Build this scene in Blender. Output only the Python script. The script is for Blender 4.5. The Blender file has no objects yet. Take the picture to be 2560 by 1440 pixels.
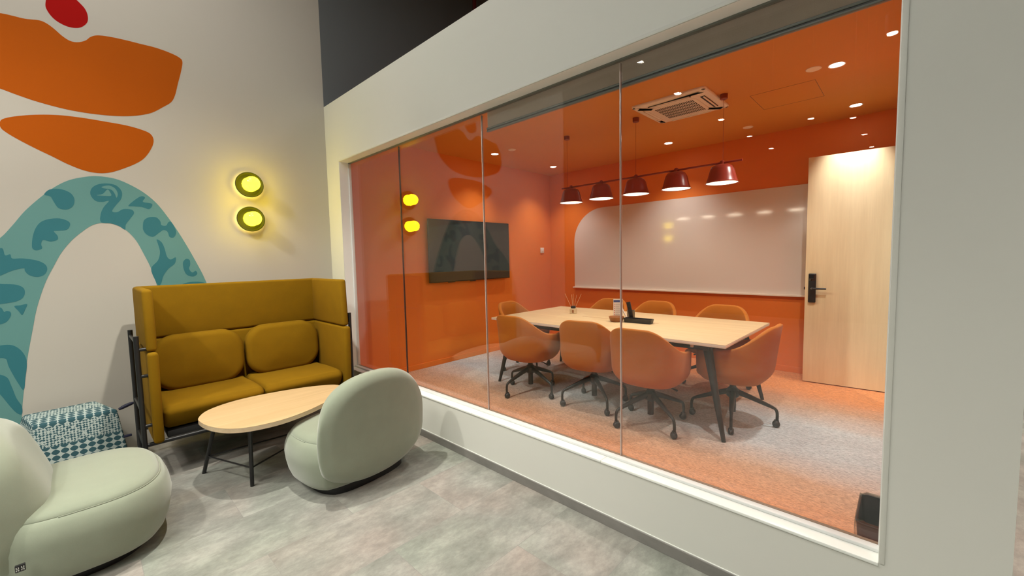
import bpy, bmesh, math, random
from mathutils import Vector, Matrix

random.seed(7)
S = bpy.context.scene
COL = S.collection

# ------------------------------------------------------------------ camera
cam_d = bpy.data.cameras.new('camera')
cam_d.sensor_width = 36.0
cam_d.lens = 36.0 * 1038.84 / 2560.0
cam_d.clip_start = 0.02
cam_o = bpy.data.objects.new('camera', cam_d)
COL.objects.link(cam_o)
yaw, pitch, roll = 0.806228, -0.0714932, -0.0213485
fw = Vector((math.sin(yaw) * math.cos(pitch), math.cos(yaw) * math.cos(pitch), math.sin(pitch)))
ri = Vector((math.cos(yaw), -math.sin(yaw), 0))
up = ri.cross(fw)
R_ = math.cos(roll) * ri + math.sin(roll) * up
U_ = -math.sin(roll) * ri + math.cos(roll) * up
mw = Matrix((R_, U_, -fw)).transposed().to_4x4()
mw.translation = Vector((-1.9543, -4.6333, 1.5))
cam_o.matrix_world = mw
S.camera = cam_o

# ------------------------------------------------------------------ world, exposure
W = bpy.data.worlds.new('world')
S.world = W
W.use_nodes = True
W.node_tree.nodes['Background'].inputs[0].default_value = (0.6, 0.65, 0.7, 1)
W.node_tree.nodes['Background'].inputs[1].default_value = 0.02
S.view_settings.view_transform = 'Standard'
S.view_settings.look = 'None'
S.view_settings.exposure = 0.0
S.view_settings.gamma = 1.0
S.view_settings.use_curve_mapping = False
S.cycles.max_bounces = 12
S.cycles.diffuse_bounces = 5
S.cycles.glossy_bounces = 6
S.cycles.transparent_max_bounces = 24
S.cycles.caustics_reflective = False
S.cycles.caustics_refractive = False
S.cycles.sample_clamp_indirect = 4.0

E_LOUNGE = 100.0      # lounge spots, watts
E_FILL = 95.0      # added, unseen fill panels high over the lounge
E_ROOM = 64.0        # meeting room downlights
E_PEND = 4.6         # pendant shades over the table
WARM = (1.0, 0.86, 0.66)
NEUT = (1.0, 0.955, 0.84)
ROOMW = (1.0, 0.96, 0.89)


def spot(name, loc, e, color=NEUT, size=100, blend=0.6, r=0.04, target=None, parent=None):
    d = bpy.data.lights.new(name, 'SPOT')
    d.energy = e
    d.color = color
    d.spot_size = math.radians(size)
    d.spot_blend = blend
    d.shadow_soft_size = r
    o = bpy.data.objects.new(name, d)
    COL.objects.link(o)
    if target is not None:
        o.rotation_euler = (Vector(target) - Vector(loc)).to_track_quat('-Z', 'Y').to_euler()
    o.location = loc
    if parent:
        o.parent = parent
        o.matrix_parent_inverse = parent.matrix_world.inverted()
    return o


# ------------------------------------------------------------------ materials
def srgb(r, g, b):
    f = lambda c: (c / 255 / 12.92) if c / 255 <= 0.04045 else ((c / 255 + 0.055) / 1.055) ** 2.4
    return (f(r), f(g), f(b), 1.0)


def newmat(name):
    m = bpy.data.materials.new(name)
    m.use_nodes = True
    nt = m.node_tree
    return m, nt, nt.nodes['Principled BSDF']


def mix(nt, fac, a, b, typ='MIX'):
    n = nt.nodes.new('ShaderNodeMix')
    n.data_type = 'RGBA'
    n.blend_type = typ
    for sock, v in ((n.inputs[0], fac), (n.inputs[6], a), (n.inputs[7], b)):
        if hasattr(v, 'node'):
            nt.links.new(v, sock)
        else:
            sock.default_value = v
    return n.outputs[2]


def coords(nt, scale=(1, 1, 1), kind='Object', rot=(0, 0, 0), loc=(0, 0, 0)):
    tc = nt.nodes.new('ShaderNodeTexCoord')
    mp = nt.nodes.new('ShaderNodeMapping')
    mp.inputs['Scale'].default_value = scale
    mp.inputs['Rotation'].default_value = rot
    mp.inputs['Location'].default_value = loc
    nt.links.new(tc.outputs[kind], mp.inputs[0])
    return mp.outputs[0]


def noise(nt, vec, scale, detail=4, rough=0.55):
    n = nt.nodes.new('ShaderNodeTexNoise')
    n.inputs['Scale'].default_value = scale
    n.inputs['Detail'].default_value = detail
    n.inputs['Roughness'].default_value = rough
    nt.links.new(vec, n.inputs['Vector'])
    return n.outputs[0]


def ramp(nt, fac, stops):
    n = nt.nodes.new('ShaderNodeValToRGB')
    el = n.color_ramp.elements
    while len(el) > 1:
        el.remove(el[-1])
    el[0].position = stops[0][0]
    el[0].color = stops[0][1]
    for p, c in stops[1:]:
        e = el.new(p)
        e.color = c
    nt.links.new(fac, n.inputs[0])
    return n.outputs[0]


def bump(nt, b, h, strength, dist=0.01):
    n = nt.nodes.new('ShaderNodeBump')
    n.inputs['Strength'].default_value = strength
    n.inputs['Distance'].default_value = dist
    nt.links.new(h, n.inputs['Height'])
    nt.links.new(n.outputs[0], b.inputs['Normal'])


def plain(name, col, rough=0.5, metal=0.0, spec=0.5, nscale=0, namt=0.08, bstr=0.0, bscale=None, coat=0.0, sheen=0.0):
    m, nt, b = newmat(name)
    c = col
    b.inputs['Base Color'].default_value = c
    if nscale:
        v = coords(nt)
        f = noise(nt, v, nscale)
        d = tuple(x * (1 - namt * 2.2) for x in c[:3]) + (1,)
        l = tuple(min(1, x * (1 + namt * 2.2)) for x in c[:3]) + (1,)
        nt.links.new(mix(nt, f, d, l), b.inputs['Base Color'])
        if bstr:
            bump(nt, b, noise(nt, v, bscale or nscale * 8, 2), bstr, 0.002)
    b.inputs['Roughness'].default_value = rough
    b.inputs['Metallic'].default_value = metal
    b.inputs['Specular IOR Level'].default_value = spec
    b.inputs['Coat Weight'].default_value = coat
    b.inputs['Sheen Weight'].default_value = sheen
    b.inputs['Sheen Roughness'].default_value = 0.4
    return m


def emit(name, col, strength):
    m, nt, b = newmat(name)
    b.inputs['Base Color'].default_value = (0.8, 0.8, 0.8, 1)
    b.inputs['Emission Color'].default_value = col
    b.inputs['Emission Strength'].default_value = strength
    return m


def fabric(name, col, wscale=900, rough=0.9, sheen=0.3, namt=0.1, bstr=0.25):
    m, nt, b = newmat(name)
    v = coords(nt)
    f = noise(nt, v, 9, 3)
    g = noise(nt, v, wscale, 1)
    d = tuple(x * (1 - namt) for x in col[:3]) + (1,)
    l = tuple(min(1, x * (1 + namt)) for x in col[:3]) + (1,)
    c = mix(nt, f, d, l)
    c2 = mix(nt, g, (0.8, 0.8, 0.8, 1), (1.2, 1.2, 1.2, 1))
    nt.links.new(mix(nt, 1.0, c, c2, 'MULTIPLY'), b.inputs['Base Color'])
    bump(nt, b, g, bstr, 0.001)
    b.inputs['Roughness'].default_value = rough
    b.inputs['Sheen Weight'].default_value = sheen
    b.inputs['Specular IOR Level'].default_value = 0.2
    return m


def wood(name, c1, c2, axis='Y', scale=2.2, rough=0.45):
    m, nt, b = newmat(name)
    sc = {'X': (0.35, 6, 6), 'Y': (6, 0.35, 6), 'Z': (6, 6, 0.35)}[axis]
    v = coords(nt, sc)
    f = noise(nt, v, scale, 6, 0.65)
    f2 = noise(nt, v, scale * 9, 3, 0.6)
    c = ramp(nt, f, [(0.3, c2), (0.62, c1), (0.8, tuple(min(1, x * 1.06) for x in c1[:3]) + (1,))])
    g = mix(nt, f2, (0.93, 0.93, 0.93, 1), (1.05, 1.05, 1.05, 1))
    nt.links.new(mix(nt, 1.0, c, g, 'MULTIPLY'), b.inputs['Base Color'])
    b.inputs['Roughness'].default_value = rough
    return m


def paint(name, col, rough=0.75, spec=0.3):
    m, nt, b = newmat(name)
    v = coords(nt)
    f = noise(nt, v, 1.3, 3)
    d = tuple(x * 0.97 for x in col[:3]) + (1,)
    nt.links.new(mix(nt, f, d, col), b.inputs['Base Color'])
    bump(nt, b, noise(nt, v, 260, 2), 0.06, 0.002)
    b.inputs['Roughness'].default_value = rough
    b.inputs['Specular IOR Level'].default_value = spec
    return m


M = {}
M['mural_white'] = paint('mural wall paint', (0.53, 0.50, 0.445, 1))
M['part_white'] = paint('partition paint', (0.70, 0.71, 0.665, 1), 0.6)
M['sill_white'] = plain('sill white lacquer', (0.90, 0.93, 0.90, 1), 0.35)
M['frame_grey'] = plain('frame pale grey metal', (0.76, 0.78, 0.78, 1), 0.4, 0.0, nscale=3, namt=0.02)
M['gasket_brown'] = plain('brown glazing seal', (0.22, 0.15, 0.10, 1), 0.5)
M['frame_dark'] = plain('dark gasket', (0.05, 0.05, 0.05, 1), 0.5)
M['orange'] = paint('orange wall paint', (0.74, 0.20, 0.028, 1), 0.55, 0.35)
M['orange_tinted'] = paint('orange paint with reflected tint', (0.64, 0.255, 0.045, 1), 0.6, 0.3)  # the wall orange, with the yellower tint of reflected light put into it
M['grey_wall'] = paint('dark grey paint', (0.15, 0.165, 0.175, 1))
M['dark_ceiling'] = paint('charcoal ceiling paint', (0.16, 0.165, 0.17, 1))
M['fill_panel_glow'] = emit('added fill panel glow', (1.0, 0.97, 0.90, 1), 9)
M['lounge_far'] = paint('far lounge paint', (0.13, 0.12, 0.105, 1))
M['black'] = plain('black powder coat', (0.012, 0.012, 0.013, 1), 0.4, nscale=40, namt=0.05)
M['black_gloss'] = plain('screen black', (0.012, 0.013, 0.014, 1), 0.06, spec=0.6)
M['dark_grey'] = plain('charcoal metal', (0.022, 0.025, 0.025, 1), 0.42, 0.3, nscale=30, namt=0.05)
M['caster'] = plain('caster rubber', (0.03, 0.035, 0.037, 1), 0.45)
M['mustard'] = fabric('mustard wool', (0.215, 0.112, 0.0005, 1), 700, sheen=0.0, bstr=0.35)
M['sage'] = fabric('sage velvet', (0.275, 0.312, 0.236, 1), 1500, 0.85, 0.55, 0.09, 0.12)
M['chair_fab'] = fabric('orange chair weave', (0.44, 0.145, 0.016, 1), 900, 0.8, 0.08, 0.07, 0.2)
M['oak_x'] = wood('light oak laminate x', (0.64, 0.455, 0.255, 1), (0.55, 0.38, 0.20, 1), 'X')
M['oak_y'] = wood('light oak laminate y', (0.64, 0.50, 0.29, 1), (0.56, 0.42, 0.235, 1), 'Y')
M['maple'] = wood('maple door veneer', (0.86, 0.76, 0.50, 1), (0.76, 0.65, 0.41, 1), 'Z', 1.4, 0.35)
M['oak_edge'] = wood('pale edge band', (0.70, 0.54, 0.36, 1), (0.58, 0.43, 0.27, 1), 'X', 3)
M['white_board'] = plain('whiteboard enamel', (0.70, 0.65, 0.60, 1), 0.09, spec=0.55)
M['board_lip'] = plain('board ledge', (0.80, 0.74, 0.64, 1), 0.4)
M['shade'] = plain('plum red lacquer', (0.30, 0.040, 0.024, 1), 0.30, nscale=5, namt=0.05)
M['shade_in'] = plain('shade inner white', (0.8, 0.75, 0.65, 1), 0.5)
M['canopy'] = plain('canopy red', (0.24, 0.04, 0.012, 1), 0.4)
M['ac_white'] = plain('ac plastic', (0.80, 0.72, 0.62, 1), 0.45, nscale=2, namt=0.02)
M['ac_slot'] = plain('ac slot black', (0.01, 0.01, 0.01, 1), 0.6)
M['trim_white'] = plain('downlight trim', (0.75, 0.72, 0.68, 1), 0.4)
M['sensor'] = plain('ceiling disc plastic', (0.85, 0.72, 0.58, 1), 0.5)
M['white_plastic'] = plain('white plastic', (0.75, 0.74, 0.72, 1), 0.4)
M['blind'] = fabric('taupe blind cloth', (0.68, 0.58, 0.50, 1), 500, 0.9, 0.1, 0.06, 0.1)
M['blind_rail'] = plain('blind rail', (0.16, 0.17, 0.15, 1), 0.4, 0.0)
M['dl_glow'] = emit('downlight lens glow', (1.0, 0.93, 0.84, 1), 26)
M['pend_glow'] = emit('pendant diffuser glow', (1.0, 0.92, 0.64, 1), 3.0)
M['lounge_glow'] = emit('lounge lens glow', (1.0, 0.92, 0.80, 1), 40)
M['sconce_dish'] = plain('dark grey dish', (0.012, 0.015, 0.02, 1), 0.5, spec=0.1)
M['sconce_metal'] = plain('brushed steel dish', (0.42, 0.43, 0.42, 1), 0.35, 0.85)
M['teal_lt'] = plain('mural light teal', (0.115, 0.285, 0.275, 1), 0.7, nscale=2, namt=0.03)
M['teal_dk'] = plain('mural deep teal', (0.022, 0.165, 0.20, 1), 0.7, nscale=2, namt=0.03)
M['mur_orange'] = plain('mural orange', (0.45, 0.09, 0.0005, 1), 0.8, spec=0.15, nscale=2, namt=0.03)
M['mur_red'] = plain('mural red', (0.36, 0.004, 0.003, 1), 0.8, spec=0.1, nscale=2, namt=0.03)
M['navy'] = plain('navy strap', (0.008, 0.009, 0.035, 1), 0.6)
M['steel'] = plain('chrome', (0.6, 0.6, 0.6, 1), 0.15, 1.0)
M['red_pipe'] = plain('sprinkler pipe red', (0.10, 0.012, 0.012, 1), 0.25)
M['bin'] = plain('dark blue bin plastic', (0.020, 0.040, 0.062, 1), 0.35)
M['liner'] = None
M['bowl'] = wood('brown wooden bowl', (0.36, 0.15, 0.045, 1), (0.26, 0.10, 0.03, 1), 'X', 3)
M['paper'] = plain('paper', (0.78, 0.72, 0.68, 1), 0.6)
M['blue_print'] = plain('blue print', (0.05, 0.08, 0.26, 1), 0.6)
M['ink'] = plain('grey print', (0.32, 0.28, 0.30, 1), 0.6)
M['ink_red'] = plain('red print', (0.5, 0.08, 0.06, 1), 0.6)
M['reed'] = plain('reed stick', (0.62, 0.40, 0.22, 1), 0.7)
M['juice'] = plain('bottle liquid', (0.62, 0.50, 0.33, 1), 0.08, spec=0.7)
M['mesh_metal'] = plain('mesh cup', (0.16, 0.13, 0.09, 1), 0.5, 0.3, nscale=300, namt=0.3)


def sconce_glow():
    m, nt, b = newmat('sconce glass glow')
    v = coords(nt)
    f = noise(nt, v, 14, 2)
    c = mix(nt, f, (1.0, 0.72, 0.005, 1), (1.0, 0.80, 0.008, 1))
    nt.links.new(c, b.inputs['Emission Color'])
    b.inputs['Emission Strength'].default_value = 22.0
    b.inputs['Base Color'].default_value = (0.30, 0.18, 0.01, 1)
    b.inputs['Roughness'].default_value = 0.2
    return m


M['sconce_glow'] = sconce_glow()
M['halo_glow'] = emit('sconce halo glow', (1.0, 0.72, 0.10, 1), 70)


def glass_mat():
    """thin architectural glass: real Fresnel reflection on each face, clear straight-through transmission"""
    m = bpy.data.materials.new('partition glass')
    m.use_nodes = True
    nt = m.node_tree
    nt.nodes.clear()
    out = nt.nodes.new('ShaderNodeOutputMaterial')
    tr = nt.nodes.new('ShaderNodeBsdfTransparent')
    tr.inputs[0].default_value = (0.965, 0.965, 0.955, 1)
    gl = nt.nodes.new('ShaderNodeBsdfGlossy')
    gl.inputs['Roughness'].default_value = 0.0
    gl.inputs['Color'].default_value = (1, 1, 1, 1)
    geo = nt.nodes.new('ShaderNodeNewGeometry')
    mr = nt.nodes.new('ShaderNodeMapRange')
    mr.inputs['To Min'].default_value = 1.47
    mr.inputs['To Max'].default_value = 1 / 1.47
    nt.links.new(geo.outputs['Backfacing'], mr.inputs['Value'])
    fr = nt.nodes.new('ShaderNodeFresnel')
    nt.links.new(mr.outputs[0], fr.inputs['IOR'])
    mx = nt.nodes.new('ShaderNodeMixShader')
    nt.links.new(fr.outputs[0], mx.inputs[0])
    nt.links.new(tr.outputs[0], mx.inputs[1])
    nt.links.new(gl.outputs[0], mx.inputs[2])
    nt.links.new(mx.outputs[0], out.inputs[0])
    return m


M['glass'] = glass_mat()


def clear_mat(name, col=(0.9, 0.9, 0.9, 1), f=0.12):
    m = bpy.data.materials.new(name)
    m.use_nodes = True
    nt = m.node_tree
    nt.nodes.clear()
    out = nt.nodes.new('ShaderNodeOutputMaterial')
    tr = nt.nodes.new('ShaderNodeBsdfTransparent')
    tr.inputs[0].default_value = col
    gl = nt.nodes.new('ShaderNodeBsdfGlossy')
    gl.inputs['Roughness'].default_value = 0.05
    mx = nt.nodes.new('ShaderNodeMixShader')
    mx.inputs[0].default_value = f
    nt.links.new(tr.outputs[0], mx.inputs[1])
    nt.links.new(gl.outputs[0], mx.inputs[2])
    nt.links.new(mx.outputs[0], out.inputs[0])
    return m


M['acrylic'] = clear_mat('clear acrylic')
M['liner'] = clear_mat('bin liner film', (0.55, 0.60, 0.62, 1), 0.10)
M['joint'] = plain('glass joint silicone', (0.50, 0.40, 0.36, 1), 0.15, spec=0.8)
M['joint_dark'] = plain('glass joint dark silicone', (0.06, 0.03, 0.025, 1), 0.2, spec=0.5)


def floor_mat():
    m, nt, b = newmat('grey stone vinyl tile')
    v = coords(nt, rot=(0, 0, 0))
    br = nt.nodes.new('ShaderNodeTexBrick')
    br.inputs['Scale'].default_value = 1.0
    br.inputs['Brick Width'].default_value = 0.914
    br.inputs['Row Height'].default_value = 0.457
    br.inputs['Mortar Size'].default_value = 0.0012
    br.inputs['Mortar Smooth'].default_value = 0.3
    br.inputs['Color1'].default_value = (0.0, 0.0, 0.0, 1)
    br.inputs['Color2'].default_value = (1.0, 1.0, 1.0, 1)
    br.inputs['Mortar'].default_value = (0.5, 0.5, 0.5, 1)
    nt.links.new(v, br.inputs['Vector'])
    # every tile shifts the cloud pattern so that neighbours differ
    add = nt.nodes.new('ShaderNodeVectorMath')
    add.operation = 'MULTIPLY_ADD'
    nt.links.new(br.outputs[0], add.inputs[0])
    add.inputs[1].default_value = (9, 7, 3)
    nt.links.new(v, add.inputs[2])
    mp = nt.nodes.new('ShaderNodeMapping')
    mp.inputs['Scale'].default_value = (1.0, 1.7, 1.0)
    mp.inputs['Rotation'].default_value = (0, 0, 0.5)
    nt.links.new(add.outputs[0], mp.inputs[0])
    f = noise(nt, mp.outputs[0], 3.4, 12, 0.74)
    f2 = noise(nt, mp.outputs[0], 26, 6, 0.7)
    hue = noise(nt, add.outputs[0], 1.4, 2)
    base = ramp(nt, f, [(0.30, (0.20, 0.20, 0.183, 1)), (0.48, (0.29, 0.288, 0.265, 1)), (0.66, (0.41, 0.402, 0.372, 1))])
    tint = ramp(nt, hue, [(0.34, (0.92, 1.0, 0.95, 1)), (0.5, (0.98, 0.99, 0.98, 1)), (0.66, (1.05, 0.96, 0.94, 1))])
    c = mix(nt, 1.0, base, tint, 'MULTIPLY')
    sp = mix(nt, f2, (0.74, 0.74, 0.74, 1), (1.26, 1.26, 1.26, 1))
    c = mix(nt, 1.0, c, sp, 'MULTIPLY')
    tl = mix(nt, br.outputs[0], (0.95, 0.95, 0.95, 1), (1.05, 1.05, 1.05, 1))
    c = mix(nt, 1.0, c, tl, 'MULTIPLY')
    c = mix(nt, br.outputs[1], c, (0.25, 0.245, 0.23, 1))
    nt.links.new(c, b.inputs['Base Color'])
    rr = nt.nodes.new('ShaderNodeMapRange')
    rr.inputs['To Min'].default_value = 0.42
    rr.inputs['To Max'].default_value = 0.62
    nt.links.new(f2, rr.inputs['Value'])
    nt.links.new(rr.outputs[0], b.inputs['Roughness'])
    b.inputs['Specular IOR Level'].default_value = 0.35
    bump(nt, b, f2, 0.05, 0.002)
    return m


M['floor'] = floor_mat()


def skirting_mat():
    m, nt, b = newmat('grey skirting vinyl')
    v = coords(nt, (1, 0.6, 1))
    f = noise(nt, v, 5, 6, 0.6)
    nt.links.new(ramp(nt, f, [(0.3, (0.17, 0.165, 0.155, 1)), (0.7, (0.26, 0.25, 0.235, 1))]), b.inputs['Base Color'])
    b.inputs['Roughness'].default_value = 0.5
    return m


M['skirt'] = skirting_mat()


def carpet_mat():
    m, nt, b = newmat('orange to grey carpet')
    v = coords(nt)
    sep = nt.nodes.new('ShaderNodeSeparateXYZ')
    nt.links.new(v, sep.inputs[0])
    wob = noise(nt, coords(nt, (1, 0.35, 1)), 1.6, 3)
    ma = nt.nodes.new('ShaderNodeMath')
    ma.operation = 'MULTIPLY_ADD'
    nt.links.new(wob, ma.inputs[0])
    ma.inputs[1].default_value = 0.5
    nt.links.new(sep.outputs[0], ma.inputs[2])
    mr = nt.nodes.new('ShaderNodeMapRange')
    mr.inputs['From Min'].default_value = 0.25
    mr.inputs['From Max'].default_value = 4.25
    nt.links.new(ma.outputs[0], mr.inputs['Value'])
    OR = (0.62, 0.25, 0.10, 1)
    MID = (0.53, 0.35, 0.24, 1)
    GR = (0.50, 0.57, 0.60, 1)
    c = ramp(nt, mr.outputs[0], [(0.0, OR), (0.14, OR), (0.28, MID), (0.42, GR), (0.54, GR), (0.66, MID), (0.80, OR), (1.0, OR)])
    v2 = coords(nt, (70, 16, 30), rot=(0, 0, 0.25))
    fib = noise(nt, v2, 3.0, 4, 0.7)
    v3 = coords(nt, (1, 1, 1))
    fib2 = noise(nt, v3, 260, 2, 0.8)
    k = ramp(nt, fib, [(0.30, (0.48, 0.48, 0.50, 1)), (0.5, (1.0, 1.0, 1.0, 1)), (0.72, (1.5, 1.46, 1.4, 1))])
    k2 = mix(nt, fib2, (0.7, 0.7, 0.7, 1), (1.3, 1.3, 1.3, 1))
    c = mix(nt, 1.0, c, k, 'MULTIPLY')
    c = mix(nt, 1.0, c, k2, 'MULTIPLY')
    nt.links.new(c, b.inputs['Base Color'])
    b.inputs['Roughness'].default_value = 0.95
    b.inputs['Specular IOR Level'].default_value = 0.1
    bump(nt, b, fib2, 0.5, 0.004)
    return m


M['carpet'] = carpet_mat()


def ikat_mat():
    """woven stars-and-diamonds pattern in pale grey on deep teal"""
    m, nt, b = newmat('teal and white ikat weave')
    tc = nt.nodes.new('ShaderNodeTexCoord')
    sep = nt.nodes.new('ShaderNodeSeparateXYZ')
    nt.links.new(tc.outputs['UV'], sep.inputs[0])

    def mth(op, a, c=None):
        n = nt.nodes.new('ShaderNodeMath')
        n.operation = op
        for s, v in ((n.inputs[0], a), (n.inputs[1], c)):
            if v is None:
                continue
            if hasattr(v, 'node'):
                nt.links.new(v, s)
            else:
                s.default_value = v
        return n.outputs[0]
    u, w = sep.outputs[0], sep.outputs[1]
    wn = noise(nt, tc.outputs['UV'], 45, 3, 0.7)
    uu = mth('ADD', u, mth('MULTIPLY', wn, 0.004))
    # star lattice: |frac(u)|^p + |frac(v)|^p < r
    cell = 0.044
    fu = mth('ABSOLUTE', mth('SUBTRACT', mth('FRACT', mth('DIVIDE', uu, cell)), 0.5))
    fv = mth('ABSOLUTE', mth('SUBTRACT', mth('FRACT', mth('DIVIDE', w, cell * 0.9)), 0.5))
    star = mth('ADD', mth('POWER', fu, 0.6), mth('POWER', fv, 0.6))
    star_m = mth('LESS_THAN', star, 0.78)
    # small busy weave
    c2 = 0.016
    gu = mth('ABSOLUTE', mth('SUBTRACT', mth('FRACT', mth('DIVIDE', uu, c2)), 0.5))
    gv = mth('ABSOLUTE', mth('SUBTRACT', mth('FRACT', mth('DIVIDE', mth('ADD', w, mth('MULTIPLY', wn, 0.02)), c2)), 0.5))
    busy = mth('GREATER_THAN', mth('ADD', mth('ADD', gu, gv), mth('MULTIPLY', mth('SUBTRACT', wn, 0.5), 1.6)), 0.48)
    # diagonal lines
    dg = mth('ABSOLUTE', mth('SUBTRACT', mth('FRACT', mth('DIVIDE', mth('ADD', uu, w), 0.11)), 0.5))
    dg2 = mth('ABSOLUTE', mth('SUBTRACT', mth('FRACT', mth('DIVIDE', mth('SUBTRACT', uu, w), 0.11)), 0.5))
    ln = mth('MAXIMUM', mth('LESS_THAN', dg, 0.025), mth('LESS_THAN', dg2, 0.025))
    # stripe selector along height: stars in bands, busy in between
    band = mth('GREATER_THAN', mth('ABSOLUTE', mth('SUBTRACT', mth('FRACT', mth('DIVIDE', mth('ADD', w, 0.115), 0.31)), 0.5)), 0.22)
    pat = mth('ADD', mth('MULTIPLY', band, star_m), mth('MULTIPLY', mth('SUBTRACT', 1.0, band), mth('MAXIMUM', busy, ln)))
    c = mix(nt, pat, (0.025, 0.085, 0.105, 1), (0.42, 0.49, 0.47, 1))
    f = noise(nt, tc.outputs['UV'], 300, 2)
    k = mix(nt, f, (0.7, 0.7, 0.7, 1), (1.2, 1.2, 1.2, 1))
    nt.links.new(mix(nt, 1.0, c, k, 'MULTIPLY'), b.inputs['Base Color'])
    b.inputs['Roughness'].default_value = 0.9
    return m


M['ikat'] = ikat_mat()


# ------------------------------------------------------------------ object helpers
def tag(o, label=None, cat=None, group=None, kind=None):
    if label:
        o['label'] = label
    if cat:
        o['category'] = cat
    if group:
        o['group'] = group
    if kind:
        o['kind'] = kind
    return o


def empty(name, loc, rz=0.0, label=None, cat=None, group=None, kind=None):
    o = bpy.data.objects.new(name, None)
    o.empty_display_size = 0.1
    COL.objects.link(o)
    o.matrix_world = Matrix.Translation(Vector(loc)) @ Matrix.Rotation(rz, 4, 'Z')
    return tag(o, label, cat, group, kind)


def copy_tree(o, parent=None):
    c = o.copy()
    COL.objects.link(c)
    if parent is not None:
        c.parent = parent
    for ch in list(o.children):
        copy_tree(ch, c)
    return c


def chain(o):
    m = o.matrix_basis.copy()
    while o.parent is not None:
        o = o.parent
        m = o.matrix_basis @ m
    return m


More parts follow.
